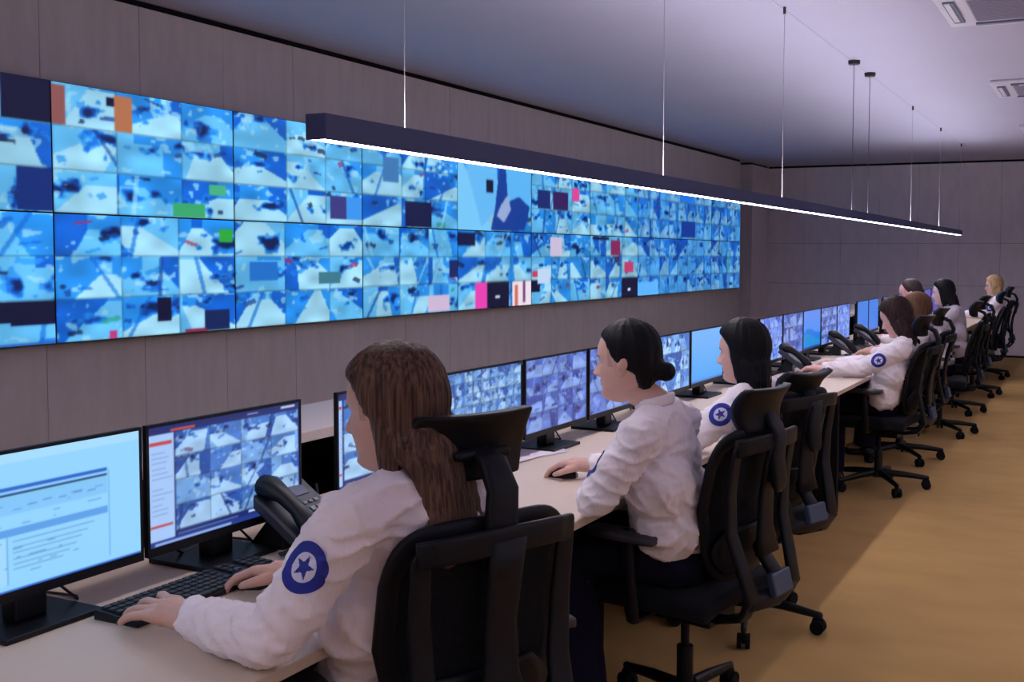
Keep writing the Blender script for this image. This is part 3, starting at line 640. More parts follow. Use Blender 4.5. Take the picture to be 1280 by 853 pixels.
    for i in range(9):
        v = i / 8; z = 1.052 + .12 * v; hw = .137 * (1 - .22 * (1 - v) ** 2 - .06 * v ** 4); P.append([Vector((.160 + .02 * math.sin(v * PI) * -1 + .03 * v - 1.9 * (hw * j / 6) ** 2, hw * j / 6, z)) for j in range(-6, 7)])
    hc.grid(P, close_thick=(.016, 0, 0)); hc.build('headrest_cushion', M['screenlit'], h, smooth=True, bevel=.006, angle=60)
    b = MB(); b.tube([(backx(.90, 0) + .05, 0, .90), (.275, 0, .97), (.28, 0, 1.04), (.245, 0, 1.09), (.205, 0, 1.10)], [.035, .035, .033, .030, .026], 16, asp=.42, side=(0, 1, 0), sq=.5); b.tube([(.212, -.055, 1.10), (.212, .055, 1.10)], .011, 10); b.build('headrest_post', M['frame'], t, smooth=True)
    for s_ in (-1, 1):
        b = MB(); b.tube([(-.02, s_ * .14, .39), (-.01, s_ * .275, .395), (.0, s_ * .295, .43), (-.01, s_ * .297, .56), (-.02, s_ * .295, .655)], [.018, .022, .024, .022, .024], 10, asp=.6, side=(1, 0, 0)); a_ = b.build('armrest', M['frame'], t, smooth=True)
        b = MB(); P = []
        for i in range(9):
            v = i / 8; xx = -.15 + .25 * v; hw = .045 * (1 - .25 * abs(2 * v - 1) ** 4); P.append([Vector((xx, s_ * .297 + hw * j / 4, .672 - .004 * (j / 4) ** 2)) for j in range(-4, 5)])
        b.grid(P, close_thick=(0, 0, -.024)); b.build('arm_pad', M['padgrey'], a_, smooth=True, bevel=.006, angle=60)
    b = MB(); b.tube([(0, 0, .07), (0, 0, .24)], .027, 14, flat=True); b.tube([(0, 0, .23), (0, 0, .36)], .014, 12, flat=True, mi=1); b.build('gas_lift', [M['black'], M['frame']], t, smooth=False, bevel=.002)
    b = MB(); b.tube([(0, 0, .075), (0, 0, .125)], [.05, .042], 16, flat=True); star = b.build('star_base', M['black'], t, bevel=.003)
    for k in range(5):
        a = 2 * PI * k / 5 + .35; d = Vector((math.cos(a), math.sin(a), 0)); q = Vector((-d.y, d.x, 0))
        b = MB(); b.tube([d * .03 + Vector((0, 0, .100)), d * .16 + Vector((0, 0, .092)), d * .305 + Vector((0, 0, .074))], [.023, .020, .015], 10, asp=.8, side=(0, 0, 1)); b.build('base_arm', M['black'], star, smooth=True)
        c = d * .30; b = MB()
        for s_ in (-1, 1): b.tube([c + q * (s_ * .008) + Vector((0, 0, .029)), c + q * (s_ * .025) + Vector((0, 0, .029))], .029, 16, flat=True)
        b.tube([c + Vector((0, 0, .03)), c + Vector((0, 0, .07))], .008, 8, flat=True); b.tube([c - q * .008 + Vector((0, 0, .045)), c + q * .008 + Vector((0, 0, .045))], .026, 12, flat=True)
        b.build('caster', M['blackmatte'], star, bevel=.003)
    return t
CH = [(-1.295, 1.845, -24, 'black office chair nearest the camera, behind the brown haired operator'),
      (-1.20, 3.13, -12, 'black office chair of the operator with the bun'),
      (-1.30, 4.08, -22, 'black office chair with a tipped headrest behind the long black haired operator'),
      (-1.31, 6.86, -5, 'black office chair of the dark haired operator whose star base stands clear on the carpet'),
      (-1.36, 7.90, 0, 'black office chair of the operator with auburn hair'),
      (-1.26, 9.20, 4, 'black office chair of the man with a receding hairline'),
      (-1.33, 10.53, 0, 'black office chair of the dark haired woman in pale grey'),
      (-1.30, 11.95, 8, 'unoccupied tall black office chair just left of the blonde woman'),
      (-1.36, 13.75, 10, 'farthest black office chair, behind the blonde woman')]
ch0 = make_chair(CH[0][3], 'office chairs in the row', CH[0][0], CH[0][1], math.radians(CH[0][2]))
register(None)
BACK = ('backrest', 'lumbar', 'rear_', 'spine', 'headrest')
for ci, (x, y, a, lb) in enumerate(CH[1:]):
    c = copy_tree(ch0); bpy.context.view_layer.update(); c.location = (x, y, 0); c.rotation_euler = (0, 0, math.radians(a)); c['label'] = lb
    dz = {-12: (-.075, .0, .075), -22: (-.115, .30, .07)}.get(a, (-.035, 0, 0))
    for ch in c.children:
        if ch.name.startswith('headrest'):
            po = ch.name.startswith('headrest_post'); ch.location = (dz[2] * (.35 if po else 1), 0, dz[0]); ch.scale = (1, .93 if dz[2] and not po else 1, 1)
            if dz[1] and not po: ch.location = (1.11 * -math.sin(dz[1]) + .19 * (1 - math.cos(dz[1])) + dz[2], 0, dz[0] + 1.11 * (1 - math.cos(dz[1])) + .19 * math.sin(dz[1])); ch.rotation_euler = (0, dz[1], 0)
    bpy.context.view_layer.update(); rc = math.radians((2.5, 3, 9, 9, 9, 9, 9, 9)[ci]); pv = Vector((.12, 0, .44))
    Mx = Matrix.Translation(pv) @ Matrix.Rotation(rc, 4, 'Y') @ Matrix.Translation(-pv)
    for ch in c.children:
        if ch.name.startswith(BACK): ch.matrix_basis = Mx @ ch.matrix_basis

# ------------------------------------------------------------------ people
def remesh(mb, name, voxel, smooth_it, mats, parent, sfac=.5):
    me = bpy.data.meshes.new(name); me.from_pydata(mb.v, [], mb.f)
    bm = bmesh.new(); bm.from_mesh(me); bmesh.ops.recalc_face_normals(bm, faces=bm.faces); bm.to_mesh(me); bm.free()
    o = bpy.data.objects.new(name + '_src', me); C.objects.link(o)
    r = o.modifiers.new('r', 'REMESH'); r.mode = 'VOXEL'; r.voxel_size = voxel
    if smooth_it: s = o.modifiers.new('s', 'SMOOTH'); s.factor = sfac; s.iterations = smooth_it
    dg = bpy.context.evaluated_depsgraph_get(); dg.update()
    ev = o.evaluated_get(dg); out = bpy.data.meshes.new_from_object(ev)
    bpy.data.objects.remove(o); bpy.data.meshes.remove(me)
    out.name = name
    out.materials.clear()
    for m in mats: out.materials.append(m)
    out.shade_smooth()
    ob = bpy.data.objects.new(name, out); C.objects.link(ob); ob.parent = parent
    return ob
def verts(me): a = np.empty(len(me.vertices) * 3, np.float32); me.vertices.foreach_get('co', a); return a.reshape(-1, 3)
def normals(me): a = np.empty(len(me.vertices) * 3, np.float32); me.vertices.foreach_get('normal', a); return a.reshape(-1, 3)
def displace(ob, fn):
    me = ob.data; co = verts(me); nr = normals(me); d = np.array([fn(Vector(c)) for c in co.tolist()], np.float32)
    me.vertices.foreach_set('co', (co + nr * d[:, None]).ravel()); me.update()

def frame_from(fwd, up=(0, 0, 1)):
    f = Vector(fwd).normalized(); u = Vector(up); l = u.cross(f).normalized(); u = f.cross(l).normalized()
    return Matrix((f, l, u)).transposed()       # columns f, l, u
def head_frame(yaw, pitch, roll=0):
    f = Vector((-math.cos(yaw), math.sin(yaw), 0)); l = Vector((0, 0, 1)).cross(f)
    m = Matrix((f, l, (0, 0, 1))).transposed()
    return m @ Matrix.Rotation(pitch, 3, 'Y') @ Matrix.Rotation(roll, 3, 'X')   # + pitch looks down
HU = [-.113, -.108, -.100, -.090, -.078, -.066, -.052, -.035, -.015, .010, .035, .058, .080, .100, .115, .126, .131]
HF = [.034, .058, .070, .0765, .0770, .0780, .079, .0805, .0805, .0815, .0875, .0855, .0765, .060, .040, .016, .0]
HB = [.010, -.004, -.018, -.034, -.050, -.064, -.077, -.087, -.096, -.101, -.103, -.101, -.094, -.080, -.060, -.032, -.012]
HW = [.010, .020, .029, .037, .0455, .053, .0600, .0665, .0725, .0745, .0755, .0745, .070, .060, .046, .024, .004]
def add_head(b, c, R, s=1.0):
    """skull and face as stacked outlines with the features raised on them"""
    U = np.concatenate([np.linspace(-.113, -.095, 7)[:-1], np.linspace(-.095, .05, 62)[:-1], np.linspace(.05, .131, 24)]); NA = 110
    G = lambda l, u, l0, u0, sl, su, h: h * math.exp(-((l - l0) / sl) ** 2 - ((u - u0) / su) ** 2)
    rows = []
    for u in U:
        F, B, W = (float(np.interp(u, HU, t_)) for t_ in (HF, HB, HW)); f0 = min(-.004, (F + B) * .5 + .004) if u > -.06 else (F + B) * .5; row = []
        for k in range(NA):
            a = 2 * PI * k / NA; ca, sa = math.cos(a), math.sin(a)
            if ca > 0: f = f0 + (F - f0) * abs(ca) ** .92; l = W * math.copysign(abs(sa) ** (.95 - .1 * ca), sa)
            else: f = f0 - (f0 - B) * abs(ca) ** .97; l = W * sa
            if ca > 0:
                al = abs(l); wn = .0075 + .0045 * min(max((.02 - u) / .045, 0), 1)
                hn = .0 if (u > .026 or u < -.040) else (.0020 + .0300 * ((.026 - u) / .052) ** 1.1 if u > -.026 else .032 * max(0, 1 - ((-.026 - u) / .013)) ** .8)
                f += hn * math.exp(-(l / wn) ** 2) * (1 if ca > .5 else 0)
                f += G(al, u, .0115, -.029, .0062, .0065, .0085) - G(al, u, .032, .010, .0155, .0105, .0105) + G(al, u, .031, .0075, .0100, .0070, .0062) + G(al, u, .028, .031, .019, .0065, .0030)
                f += G(l, u, 0, -.0475, .017, .0045, .0085) + G(l, u, 0, -.0590, .015, .0055, .0085) - G(l, u, 0, -.0532, .020, .0018, .0022) - G(l, u, 0, -.0705, .018, .0050, .0030) + G(l, u, 0, -.089, .018, .013, .0085)
                f += G(al, u, .044, -.020, .017, .020, .0035) - G(al, u, .024, -.052, .006, .008, .0018)
            row.append(Vector(c) + R @ (Vector((f, l, u)) * s))
        rows.append(row)
    n = len(rows); vs = [p for r in rows for p in r]; fs = [(i * NA + k, i * NA + (k + 1) % NA, (i + 1) * NA + (k + 1) % NA, (i + 1) * NA + k) for i in range(n - 1) for k in range(NA)]
    fs += [tuple(range(NA))[::-1], tuple((n - 1) * NA + k for k in range(NA))]; b.add(vs, fs)
    for s_ in (-1, 1):
        E = lambda p, r, rot: b.ell(Vector(c) + R @ (Vector(p) * s), [q * s for q in r], R @ rot, 18, 12)
        rr = Matrix.Rotation(s_ * .35, 3, 'Z') @ Matrix.Rotation(-.15, 3, 'Y')
        E((-.012, s_ * .0765, .000), (.0165, .0055, .030), rr); E((-.019, s_ * .081, .008), (.0135, .0045, .021), rr); E((-.006, s_ * .0755, -.022), (.009, .006, .010), rr)
HLU = [-.105, -.085, -.06, -.03, -.012, .015, .040, .060, .074, .084]; HLA = [175, 150, 128, 116, 88, 74, 66, 54, 34, -8]
def add_cap(b, c, R, th, low=-.085, drop=0.0):
    U = np.linspace(low, .131, 60); NA = 120; rows = []
    for u in U:
        F, B, W = (float(np.interp(u, HU, t_)) for t_ in (HF, HB, HW)); f0 = min(-.004, (F + B) * .5 + .004) if u > -.06 else (F + B) * .5; row = []; hl = float(np.interp(u + drop, HLU, HLA))
        for k in range(NA):
            a = 2 * PI * k / NA; ca, sa = math.cos(a), math.sin(a); ad = abs((math.degrees(a) + 180) % 360 - 180)
            q = min(max((ad - hl) / (24 if u > .02 else 10) + .5, 0), 1); o = -.010 + (th + .010) * q * q * (3 - 2 * q)
            Wk = W + max(0, .064 - W) * q * (ad > 100) * min(max((-.02 - u) / .02, 0), 1); Bk = B + min(0, -.076 - B) * q * min(max((-.02 - u) / .02, 0), 1)
            f = f0 + ((F if ca > 0 else -Bk) - (f0 if ca > 0 else -f0) + o) * ca; l = (Wk + o) * sa
            row.append(Vector(c) + R @ Vector((f, l, u * (1 + o / .12) if u > .05 else u)))
        rows.append(row)
    n = len(rows); b.add([p for r in rows for p in r], [(i * NA + k, i * NA + (k + 1) % NA, (i + 1) * NA + (k + 1) % NA, (i + 1) * NA + k) for i in range(n - 1) for k in range(NA)] + [tuple(range(NA))[::-1], tuple((n - 1) * NA + k for k in range(NA))])
def add_hand(b, wr, fwd, up, side, spread=1.3, curl=(.45, .6, .5), s=1.0, tips=None):
    """palm down by default; side=+1 thumb towards +l"""
    R = frame_from(fwd, up); W = Vector(wr)
    def P(f, l, u): return W + R @ (Vector((f, l * side, u)) * s)
    base = [(.072, .028), (.076, .009), (.072, -.010), (.064, -.027)]; L = [(.040, .024, .020), (.044, .027, .021), (.041, .025, .020), (.032, .019, .018)]
    b.tube([P(-.03, 0, 0), P(.01, 0, 0), P(.03, 0, 0)], [.026 * s, .024 * s, .026 * s], 14, asp=1.25, side=tuple(R @ Vector((0, 0, 1)) * .7))
    for (f, l), seg in zip(base, L):
        b.tube([P(.0, l * .55, .0), P(f * .6, l * .9, .004), P(f, l, .002)], [.0145 * s, .0140 * s, .0110 * s], 10)
        a = curl[0] * .35; fa = l * 3.2 * spread; p = Vector((f, l, .002)); pts = [p.copy()]; rad = [.0100]
        for q, ln in enumerate(seg):
            a += curl[q]; d = Vector((math.cos(a) * math.cos(fa), math.cos(a) * math.sin(fa), -math.sin(a))); p = p + d * ln; pts.append(p.copy()); rad.append((.0088, .0080, .0066)[q])
        b.tube([P(*q) for q in pts], [r * s for r in rad], 10)
        if tips is not None: tips.append(P(*(pts[-1] + d * .004 + Vector((0, 0, .005)))))
    pts = [(.012, .018, -.004), (.036, .042, -.012), (.060, .052, -.020), (.082, .050, -.027)]
    b.tube([P(*q) for q in pts], [.016 * s, .0125 * s, .0100 * s, .0078 * s], 10)
    if tips is not None: tips.append(P(.086, .050, -.022))

def person(spec):
    S = dict(det=0, shirt='shirt', skin=(.62, .36, .28), hairstyle='long', hair='black', curlL=(.45, .55, .4), curlR=(.45, .55, .4), upL=(0, 0, 1), upR=(0, 0, 1), patch=True, shoe='shoe', roll=0, pitch=0)
    S.update(spec); V = lambda k: Vector(S[k])
    base = Vector((S['hip'][0], S['hip'][1], 0)); t = empty('person', base, 0, S['label'], 'person', 'operators at the desk')
    L = lambda p: Vector(p) - base
    det = S['det']; vox_b = (.0050, .0030, .0024)[det]; vox_c = (.011, .0085, .0065)[det]; vox_h = (.008, .006, .0045)[det]
    R = head_frame(math.radians(S['yaw']), math.radians(S['pitch']), math.radians(S['roll'])); hc = L(S['head'])
    hip, neck = L(S['hip']), L(S['neck']); sh = [L(S['shL']), L(S['shR'])]; el = [L(S['elL']), L(S['elR'])]; wr = [L(S['wrL']), L(S['wrR'])]; hd = [V('hdL'), V('hdR')]
    fy = math.radians(S.get('byaw', 0)); fw = Vector((-math.cos(fy), math.sin(fy), 0)); lf = Vector((0, 0, 1)).cross(fw)
    kn = [L(S['knL']), L(S['knR'])]; an = [L(S['anL']), L(S['anR'])]; hips = [hip + lf * .08, hip - lf * .08]
    mid = (sh[0] + sh[1]) / 2; tips = []
    # body (one surface)
    b = MB(); add_head(b, hc, R)
    b.tube([neck - Vector((0, 0, .05)), neck, hc + R @ Vector((-.022, 0, -.07))], [.054, .049, .047], 16)
    Bf = Matrix((fw, lf, (0, 0, 1))).transposed()
    b.ell(mid - Vector((0, 0, .09)), (.060, .10, .12), Bf); b.ell((mid + hip) / 2, (.065, .10, .17), Bf); b.ell(hip, (.09, .14, .10), Bf)
    b.tube([sh[0], mid + Vector((0, 0, .01)), sh[1]], [.036, .04, .036], 12)
    for i in (0, 1):
        b.tube([sh[i], el[i]], [.037, .031], 12); b.tube([el[i], el[i].lerp(wr[i], .4), wr[i]], [.032, .031, .023], 12)
        add_hand(b, wr[i] + hd[i].normalized() * .01, hd[i], S['upL'] if i == 0 else S['upR'], -1 if i == 0 else 1, curl=S['curlL'] if i == 0 else S['curlR'], tips=tips, s=S.get('hands', 1.0), spread=S.get('spread', (1.3, 1.3))[i])
        b.tube([hips[i], kn[i]], [.065, .05], 12); b.tube([kn[i], an[i]], [.045, .033], 12); b.tube([an[i], an[i] + fw * .10 - Vector((0, 0, .035))], [.034, .03], 10)
    body = remesh(b, 'body', vox_b, 3 if det else 2, [M['skin']], t)
    me = body.data; co = verts(me); n = len(co); sk = np.array(S['skin']); col = np.tile(np.append(sk, 1.0), (n, 1)).astype(np.float32)
    Rn = np.array(R.transposed()); loc = (co - np.array(hc)) @ Rn.T
    f, l, u = loc[:, 0], loc[:, 1], loc[:, 2]; al = np.abs(l)
    def put(m, c, k=1.0): col[m, :3] = col[m, :3] * (1 - k) + np.array(c) * k
    hz = (np.linalg.norm(loc, axis=1) < .15)
    put(hz & (f > .04) & (np.hypot(al - .046, u + .022) < .020), sk * np.array([1.08, .80, .80]), .4)
    put(hz & (f > .062) & (np.abs(u + .0535) < .0115 * np.sqrt(np.clip(1 - (al / .023) ** 2, 0, 1))), (.46, .13, .13), .75)
    eye = hz & (f > .060) & (np.hypot((al - .031) / .0125, (u - .0075) / .0048) < 1)
    put(eye, (.62, .62, .66)); put(eye & (np.hypot(al - .030, u - .0075) < .0052), (.03, .02, .02)); put(hz & (f > .055) & (np.abs(u - .0128 + (al - .031) ** 2 * 22) < .0017) & (np.abs(al - .031) < .0145), (.03, .018, .018))
    put(hz & (f > .05) & (al > .013) & (al < .050) & (np.abs(u - .0315 + (al - .031) ** 2 * 14) < .0030), (.06, .035, .03), .8)
    if S['hairstyle'] != 'bald': put(hz & (f < .035) & (u > .0) & (np.abs(l) < .072), np.array(S['skin']) * .45, .4)
    if S.get('nails'):
        for tp in tips:
            dd = np.linalg.norm(co - np.array(tp), axis=1); put(dd < .0085, S['nails'], .95)
    ca = me.color_attributes.new('col', 'FLOAT_COLOR', 'POINT'); ca.data.foreach_set('color', col.ravel())
    # shirt
    b = MB(); bl = S.get('blouse', 1.0)
    low = hip + Vector((0, 0, S.get('hem', .02))); top_ = mid + Vector((0, 0, -.01)); q = [low.lerp(top_, a) + fw * (.004 + .02 * math.sin(a * PI)) for a in (0, .14, .3, .5, .7, .86, 1)]
    b.tube(q, [r_ * bl for r_ in (.108, .120, .116, .110, .112, .104, .088)], 28, asp=1.48, side=tuple(fw))
    b.tube([low - Vector((0, 0, .05)), low + Vector((0, 0, .04))], [.112 * bl, .120 * bl], 28, asp=1.40, side=tuple(fw), flat=True)
    for k in range(5): b.tube([low.lerp(top_, .03 + .11 * k) + lf * .14 * math.sin(k * 2.1) + Vector((0, 0, -.02 + .01 * k)) + fw * .0, low.lerp(top_, .08 + .11 * k) - lf * .14 * math.sin(k * 1.3) + fw * -.0], [.104 * bl, .104 * bl], 16)
    b.tube([sh[0], sh[0].lerp(mid, .5) + Vector((0, 0, .022)), mid.lerp(neck, .45) + Vector((0, 0, -.005)), sh[1].lerp(mid, .5) + Vector((0, 0, .022)), sh[1]], [.058, .058, .060, .058, .058], 16)
    for i in (0, 1):
        dr = (el[i] - sh[i]); b.tube([sh[i], sh[i] + dr * .5, el[i]], [.064, .058, .053], 16)
        d2 = (wr[i] - el[i]); b.tube([el[i], el[i] + d2 * .45, el[i] + d2 * .74], [.053, .049, .040], 16)
        b.tube([el[i] + d2 * .72, el[i] + d2 * S.get('cuff', .93)], [.0375, .0370], 18, flat=True)
        for q in range(4):   # bunched folds at the elbow and along the sleeve
            a = .62 + q * .13 if q < 2 else .1 + (q - 2) * .22; p = (sh[i] + dr * a) if q < 2 else (el[i] + d2 * a); dn = (dr if q < 2 else d2).normalized()
            tl = (dn + Vector((random.uniform(-.5, .5), random.uniform(-.5, .5), random.uniform(-.3, .3)))).normalized()
            b.tube([p - tl * .004, p + tl * .004], [.057 if q < 2 else .0525] * 2, 14, flat=True)
    shirt = remesh(b, 'shirt', vox_c, 3 if det else 2, [M[S['shirt']]], t)
    if det:
        def wr_(c):
            n1 = noise.noise(Vector((c.x * 8 + 3 * c.z, c.y * 8 + 5, c.z * 14)))
            n2 = noise.noise(Vector((c.x * 11 + 9 + c.z * 6, c.y * 10 - 7 * c.z, c.z * 20 + c.x * 8))); n3 = noise.noise(Vector((c.x * 19 - 8 * c.z, c.y * 19 + 5 * c.z, c.z * 34)))
            return .0050 * n1 + .0095 * ((1 - abs(n2)) ** 5 - .25) + .0045 * ((1 - abs(n3)) ** 4 - .3)
        displace(shirt, wr_)
    b = MB(); cb = neck + Vector((0, 0, .0)) + fw * -.004; up = (hc - neck).normalized()
    pts = []
    for k in range(19):
        a = 2 * PI * k / 18; d = fw * math.cos(a) * .056 + lf * math.sin(a) * .055; pts.append(cb + d + Vector((0, 0, -.004 - .014 * math.cos(a))))
    b.tube(pts, .017, 8, flat=True, asp=.30, side=(0, 0, 1)); b.build('collar', M[S['shirt']], t, smooth=True)
    # trousers
    b = MB(); b.ell(hip - Vector((0, 0, .02)), (.125, .17, .105), Bf, 24, 12); b.ell(hip + Vector((0, 0, .06)), (.100, .142, .07), Bf, 24, 12)
    for i in (0, 1):
        b.tube([hips[i], hips[i].lerp(kn[i], .5), kn[i]], [.090, .082, .072], 18); b.tube([kn[i], kn[i].lerp(an[i], .5), an[i] - Vector((0, 0, .015))], [.073, .073 * S.get('flare', 1), .080 * S.get('flare', 1)], 18, flat=True); b.ell(kn[i], (.075, .075, .075))
    tr = remesh(b, 'trousers', vox_c * 1.15, 3, [M['trousers']], t)
    if det: displace(tr, lambda c: .006 * noise.noise(Vector((c.x * 14, c.y * 14, c.z * 4))))
    for i in (0, 1):
        b = MB(); a_ = an[i]; z0 = -a_.z
        R2 = Matrix((fw, lf, (0, 0, 1))).transposed(); g = Vector((a_.x, a_.y, 0))
        b.ell(g + fw * .09 + Vector((0, 0, .030)), (.085, .043, .030), R2); b.ell(g + fw * -.01 + Vector((0, 0, .04)), (.06, .036, .042), R2); b.tube([g + Vector((-0, 0, .0)) - fw * .045, g - fw * .045 + Vector((0, 0, .03))], [.022, .03], 12, flat=True)
        remesh(b, 'shoe', .006, 2, [M[S['shoe']]], t)
    # hair
    b = MB(); st = S['hairstyle']
    E = lambda p, r: b.ell(hc + R @ Vector(p), r, R, 22, 14)
    H = lambda p: hc + R @ Vector(p)
    if st in ('long', 'bob'):
        add_cap(b, hc, R, .016, -.07, -.006); E((-.040, 0, .035), (.082, .078, .098))
        ln = S.get('hairlen', .24)
        for s_ in (-1, 1):
            cf = S.get('curtain', 0); b.tube([H((.012 + cf * .5, s_ * .060, .055)), H((.002 + cf, s_ * .074, .0)), H((-.006 + cf, s_ * .076, -.06)), H((-.022 + cf * .6, s_ * .072, -.125 if st == 'long' else -.10))] + ([H((-.055, s_ * .066, -.175))] if st == 'long' else []), [.024, .021, .021, .020, .020][:5 if st == 'long' else 4], 14, asp=.9)
        dn = Vector((0, 0, -1)); bk = -(R @ Vector((1, 0, 0))); bk.z = 0; bk.normalize(); q0 = H((-.055, 0, -.01)); hl = R @ Vector((0, 1, 0))
        Rb = Matrix((-bk, hl, (0, 0, 1))).transposed(); sb = S.get('hairback', .02)
        if st == 'long':
            for s_ in (-1, 1): b.tube([H((-.03, s_ * .070, -.03)), q0 + hl * (s_ * .066) + dn * (ln * .35) + bk * (sb * .5), q0 + hl * (s_ * .062) + dn * (ln * .7) + bk * (sb * .80)], [.024, .026, .022], 12)
        for a in np.linspace(0, 1, 9):
            b.ell(q0 + dn * (ln * a) + bk * (sb * a ** .55) + Vector(S.get('hairside', (0, 0, 0))) * a, (.054 - .026 * a, .080 + S.get('hairw', .004) * a, .055), Rb, 20, 12)
    elif st == 'bun':
        add_cap(b, hc, R, .008, -.085, -.010); E((-.090, 0, -.010), (.030, .045, .040)); E((-.124, 0, -.020), (.029, .031, .030))
    else:
        add_cap(b, hc, R, .007, -.07, -.06 if False else -.028)
    hair = remesh(b, 'hair', vox_h, 4, [HAIR[S['hair']]], t)
    if det:
        def strand(c):
            d = c - hc; a = math.atan2(d.y, d.x); k = 11 if st != 'bun' else 7
            return .0035 * noise.noise(Vector((a * k, c.z * 3.0, 1.3))) + .0015 * noise.noise(Vector((a * k * 3, c.z * 4, 8)))
        displace(hair, strand)
    # arm patch, laid on the left sleeve
    if S['patch']:
        bv = BVHTree.FromPolygons([v.co for v in shirt.data.vertices], [p.vertices for p in shirt.data.polygons])
        ax = (el[0] - sh[0]).normalized(); c0 = sh[0].lerp(el[0], S.get('patch_at', .5)); out = Vector(S.get('patch_dir', (.1, -1, .1))); out = (out - ax * out.dot(ax)).normalized(); sd = ax.cross(out)
        N = 36; rad = S.get('patch_r', .042); pts = {}; b = MB(); idx = {}
        def inside_star(x, y):
            r = math.hypot(x, y); a = (math.atan2(y, x) - PI / 2) % (2 * PI / 5); a = min(a, 2 * PI / 5 - a); ro, ri = .50, .21
            x0, y0 = ro, 0; x1, y1 = ri * math.cos(PI / 5), ri * math.sin(PI / 5); X, Y = r * math.cos(a), r * math.sin(a)
            return (x1 - x0) * (Y - y0) - (y1 - y0) * (X - x0) > 0
        NR, NA = 26, 80; vs = []; fs = []; mi = []
        smp = []
        for i in range(NR + 1):
            for k in range(0, NA, 4):
                r_ = i / NR; a = 2 * PI * k / NA; u_, v_ = math.cos(a) * rad * r_, -math.sin(a) * 1.12 * rad * r_; hit = bv.ray_cast(c0 + sd * u_ + ax * v_ + out * .15, -out, .3)
                if hit[0] is not None: smp.append((u_, v_, .15 - hit[3]))
        Q = np.array(smp); Bs = lambda u_, v_: np.stack([np.ones_like(u_), u_, v_, u_ * u_, v_ * v_, u_ * v_], -1)
        cf_ = np.linalg.lstsq(Bs(Q[:, 0], Q[:, 1]), Q[:, 2], rcond=None)[0]; lift = float(np.percentile(Q[:, 2] - Bs(Q[:, 0], Q[:, 1]) @ cf_, 97)) + .0012
        for i in range(NR + 1):
            for k in range(NA):
                r_ = i / NR; a = 2 * PI * k / NA; u_, v_ = math.cos(a) * rad * r_, -math.sin(a) * 1.12 * rad * r_
                d_ = float(Bs(np.array(u_), np.array(v_)) @ cf_); hit = bv.ray_cast(c0 + sd * u_ + ax * v_ + out * .15, -out, .3)
                e_ = (.15 - hit[3]) if hit[0] is not None else d_
                vs.append(c0 + sd * u_ + ax * v_ + out * max(min(d_ + lift * .5, e_ + .006), e_ + .0032 if hit[0] is not None else -1))
        for i in range(NR):
            for k in range(NA):
                k2 = (k + 1) % NA; fs.append((i * NA + k, i * NA + k2, (i + 1) * NA + k2, (i + 1) * NA + k)); r_ = (i + .5) / NR; a = 2 * PI * (k + .5) / NA; x_, y_ = r_ * math.cos(a), r_ * math.sin(a)
                mi.append(0 if r_ > .57 else (0 if inside_star(x_, y_) else 1))
        b.v = [tuple(p) for p in vs]; b.f = fs; b.mi = mi; b.build('arm_patch', [M['patchblue'], M['patchwhite']], t, smooth=True)
    return t

PEOPLE = [
 dict(label='woman in a white shirt with long straight brown hair typing, nearest the camera', det=2, hair='brown', hairlen=.235, hairback=.082, hairw=.030, hairside=(0, .020, 0), curtain=-.016,
      hip=(-1.33, 1.83, .57), neck=(-1.235, 1.715, 1.07), head=(-1.275, 1.705, 1.170), yaw=-8, pitch=4, byaw=18,
      shL=(-1.25, 1.55, 1.0), shR=(-1.17, 1.865, .995), elL=(-1.35, 1.44, .795), wrL=(-1.618, 1.487, .784), hdL=(-1, .17, -.03), upL=(0, -.25, 1),
      elR=(-1.37, 1.93, .79), wrR=(-1.615, 1.80, .780), hdR=(-1, -.10, -.02), upR=(0, .2, 1), knL=(-1.66, 1.84, .56), knR=(-1.62, 2.02, .56), anL=(-1.68, 1.86, .09), anR=(-1.62, 2.05, .09),
      nails=(.02, .008, .012), hands=1.06, spread=(3.4, 1.8), cuff=.885, curlL=(.06, .24, .22), curlR=(.3, .4, .35), patch_at=.43, patch_dir=(.12, -1, .1), hem=-.0),
 dict(label='woman in profile in a white shirt with a black hair bun and wide navy trousers', det=2, hair='black', hairstyle='bun', skin=(.66, .40, .33),
      hip=(-1.19, 3.05, .575), neck=(-1.225, 2.915, 1.055), head=(-1.305, 2.895, 1.160), yaw=-4, pitch=2, byaw=-8,
      shL=(-1.205, 2.775, .965), shR=(-1.21, 3.10, .97), elL=(-1.315, 2.70, .79), wrL=(-1.36, 2.93, .785), hdL=(-.2, 1, 0),
      elR=(-1.36, 3.22, .79), wrR=(-1.575, 3.16, .785), hdR=(-1, -.02, -.05), flare=1.28, knL=(-1.52, 2.91, .56), knR=(-1.56, 3.07, .58), anL=(-1.45, 2.86, .09), anR=(-1.56, 3.05, .09),
      curlR=(.35, .45, .35), patch_at=.62, patch_dir=(-1, -.35, .1), blouse=1.03, hem=.07, patch_r=.04),
 dict(label='woman in a white shirt with straight black hair past her shoulders, third in the row', det=1, hair='black', hairlen=.25, hairback=.03, skin=(.66, .42, .36),
      hip=(-1.25, 4.08, .57), neck=(-1.25, 4.0, 1.0), head=(-1.30, 3.99, 1.098), yaw=0, pitch=4, byaw=-5,
      shL=(-1.27, 3.86, .925), shR=(-1.24, 4.17, .93), elL=(-1.42, 3.78, .79), wrL=(-1.64, 3.86, .785), hdL=(-1, .2, 0), elR=(-1.40, 4.24, .79), wrR=(-1.62, 4.14, .785), hdR=(-1, -.2, 0),
      knL=(-1.6, 4.0, .56), knR=(-1.6, 4.18, .56), anL=(-1.62, 4.0, .09), anR=(-1.62, 4.2, .09), patch_at=.38, patch_dir=(.1, -1, .15), shoe='shoe'),
]
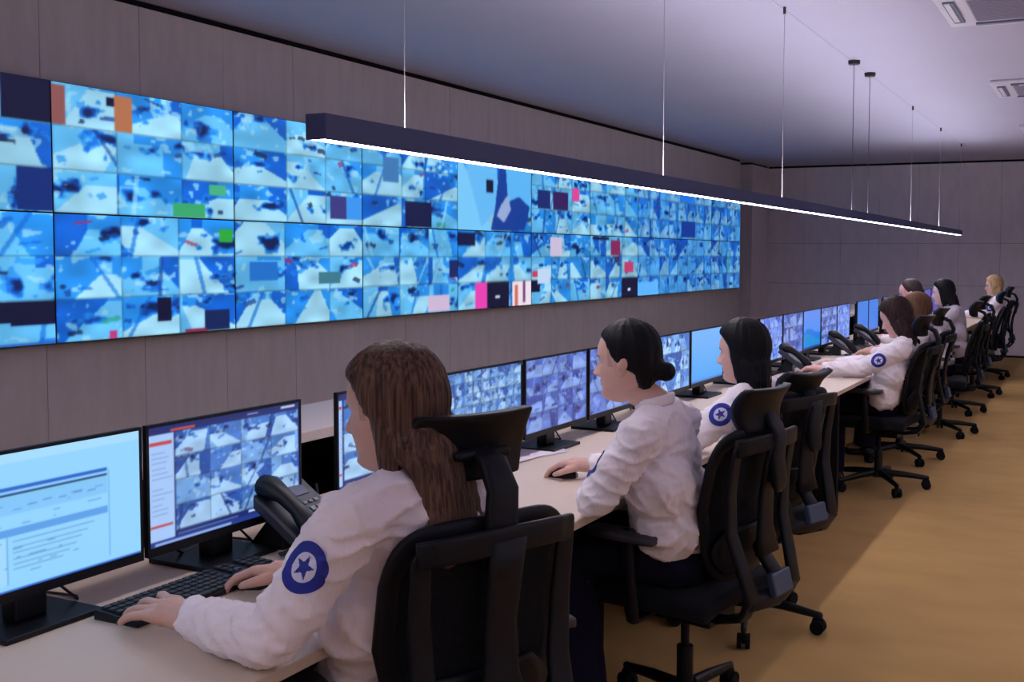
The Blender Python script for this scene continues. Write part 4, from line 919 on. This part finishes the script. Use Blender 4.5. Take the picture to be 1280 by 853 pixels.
def generic(label, y, hx, hz, **k):
    d = dict(label=label, det=0, hip=(-1.27, y + .04, .57), neck=(hx + .06, y, hz - .10), head=(hx, y, hz), yaw=0, pitch=4,
             shL=(hx + .06, y - .155, hz - .175), shR=(hx + .06, y + .155, hz - .175), elL=(-1.38, y - .20, .79), wrL=(-1.62, y - .10, .785), hdL=(-1, .2, 0),
             elR=(-1.38, y + .20, .79), wrR=(-1.62, y + .10, .785), hdR=(-1, -.2, 0), knL=(-1.60, y - .06, .56), knR=(-1.60, y + .12, .56), anL=(-1.62, y - .06, .09), anR=(-1.62, y + .13, .09), patch_dir=(.15, -1, .1))
    d.update(k); return d
PEOPLE += [
 generic('woman in a white shirt with dark brown hair looking down, beside the clear star base', 6.78, -1.20, 1.095, yaw=10, hairback=.05, hair='dark', hairlen=.24, det=1, pitch=22, wrL=(-1.62, 6.52, .785), elL=(-1.37, 6.60, .79), hdL=(-1, -.05, 0), patch_at=.55, shoe='shoered', skin=(.62, .38, .32)),
 generic('operator with long auburn hair right behind the dark haired woman', 7.98, -1.27, 1.085, hair='auburn', hairlen=.24, wrL=(-1.57, 7.86, .785), wrR=(-1.57, 8.10, .785)),
 generic('man with a receding hairline leaning towards his screens', 9.25, -1.52, 1.165, hair='short', hairstyle='short', patch=False, neck=(-1.44, 9.25, 1.06), shL=(-1.40, 9.08, .97), shR=(-1.40, 9.42, .97), elL=(-1.5, 9.0, .79), wrL=(-1.74, 9.1, .785), elR=(-1.5, 9.5, .79), wrR=(-1.74, 9.4, .785), skin=(.75, .40, .38), pitch=16),
 generic('woman in a pale grey shirt with long dark hair leaning to her screens', 10.45, -1.42, 1.135, hair='black', hairlen=.30, hairback=.10, shirt='shirtgrey', patch=False, neck=(-1.34, 10.45, 1.04), shL=(-1.30, 10.29, .96), shR=(-1.30, 10.61, .96), elL=(-1.46, 10.22, .79), skin=(.72, .5, .46)),
 generic('woman with blonde hair at the far end of the row', 13.75, -1.27, 1.125, hair='blonde', hairstyle='bob', hairlen=.12, yaw=0, skin=(.7, .45, .38)),
]
for p in PEOPLE: person(p)
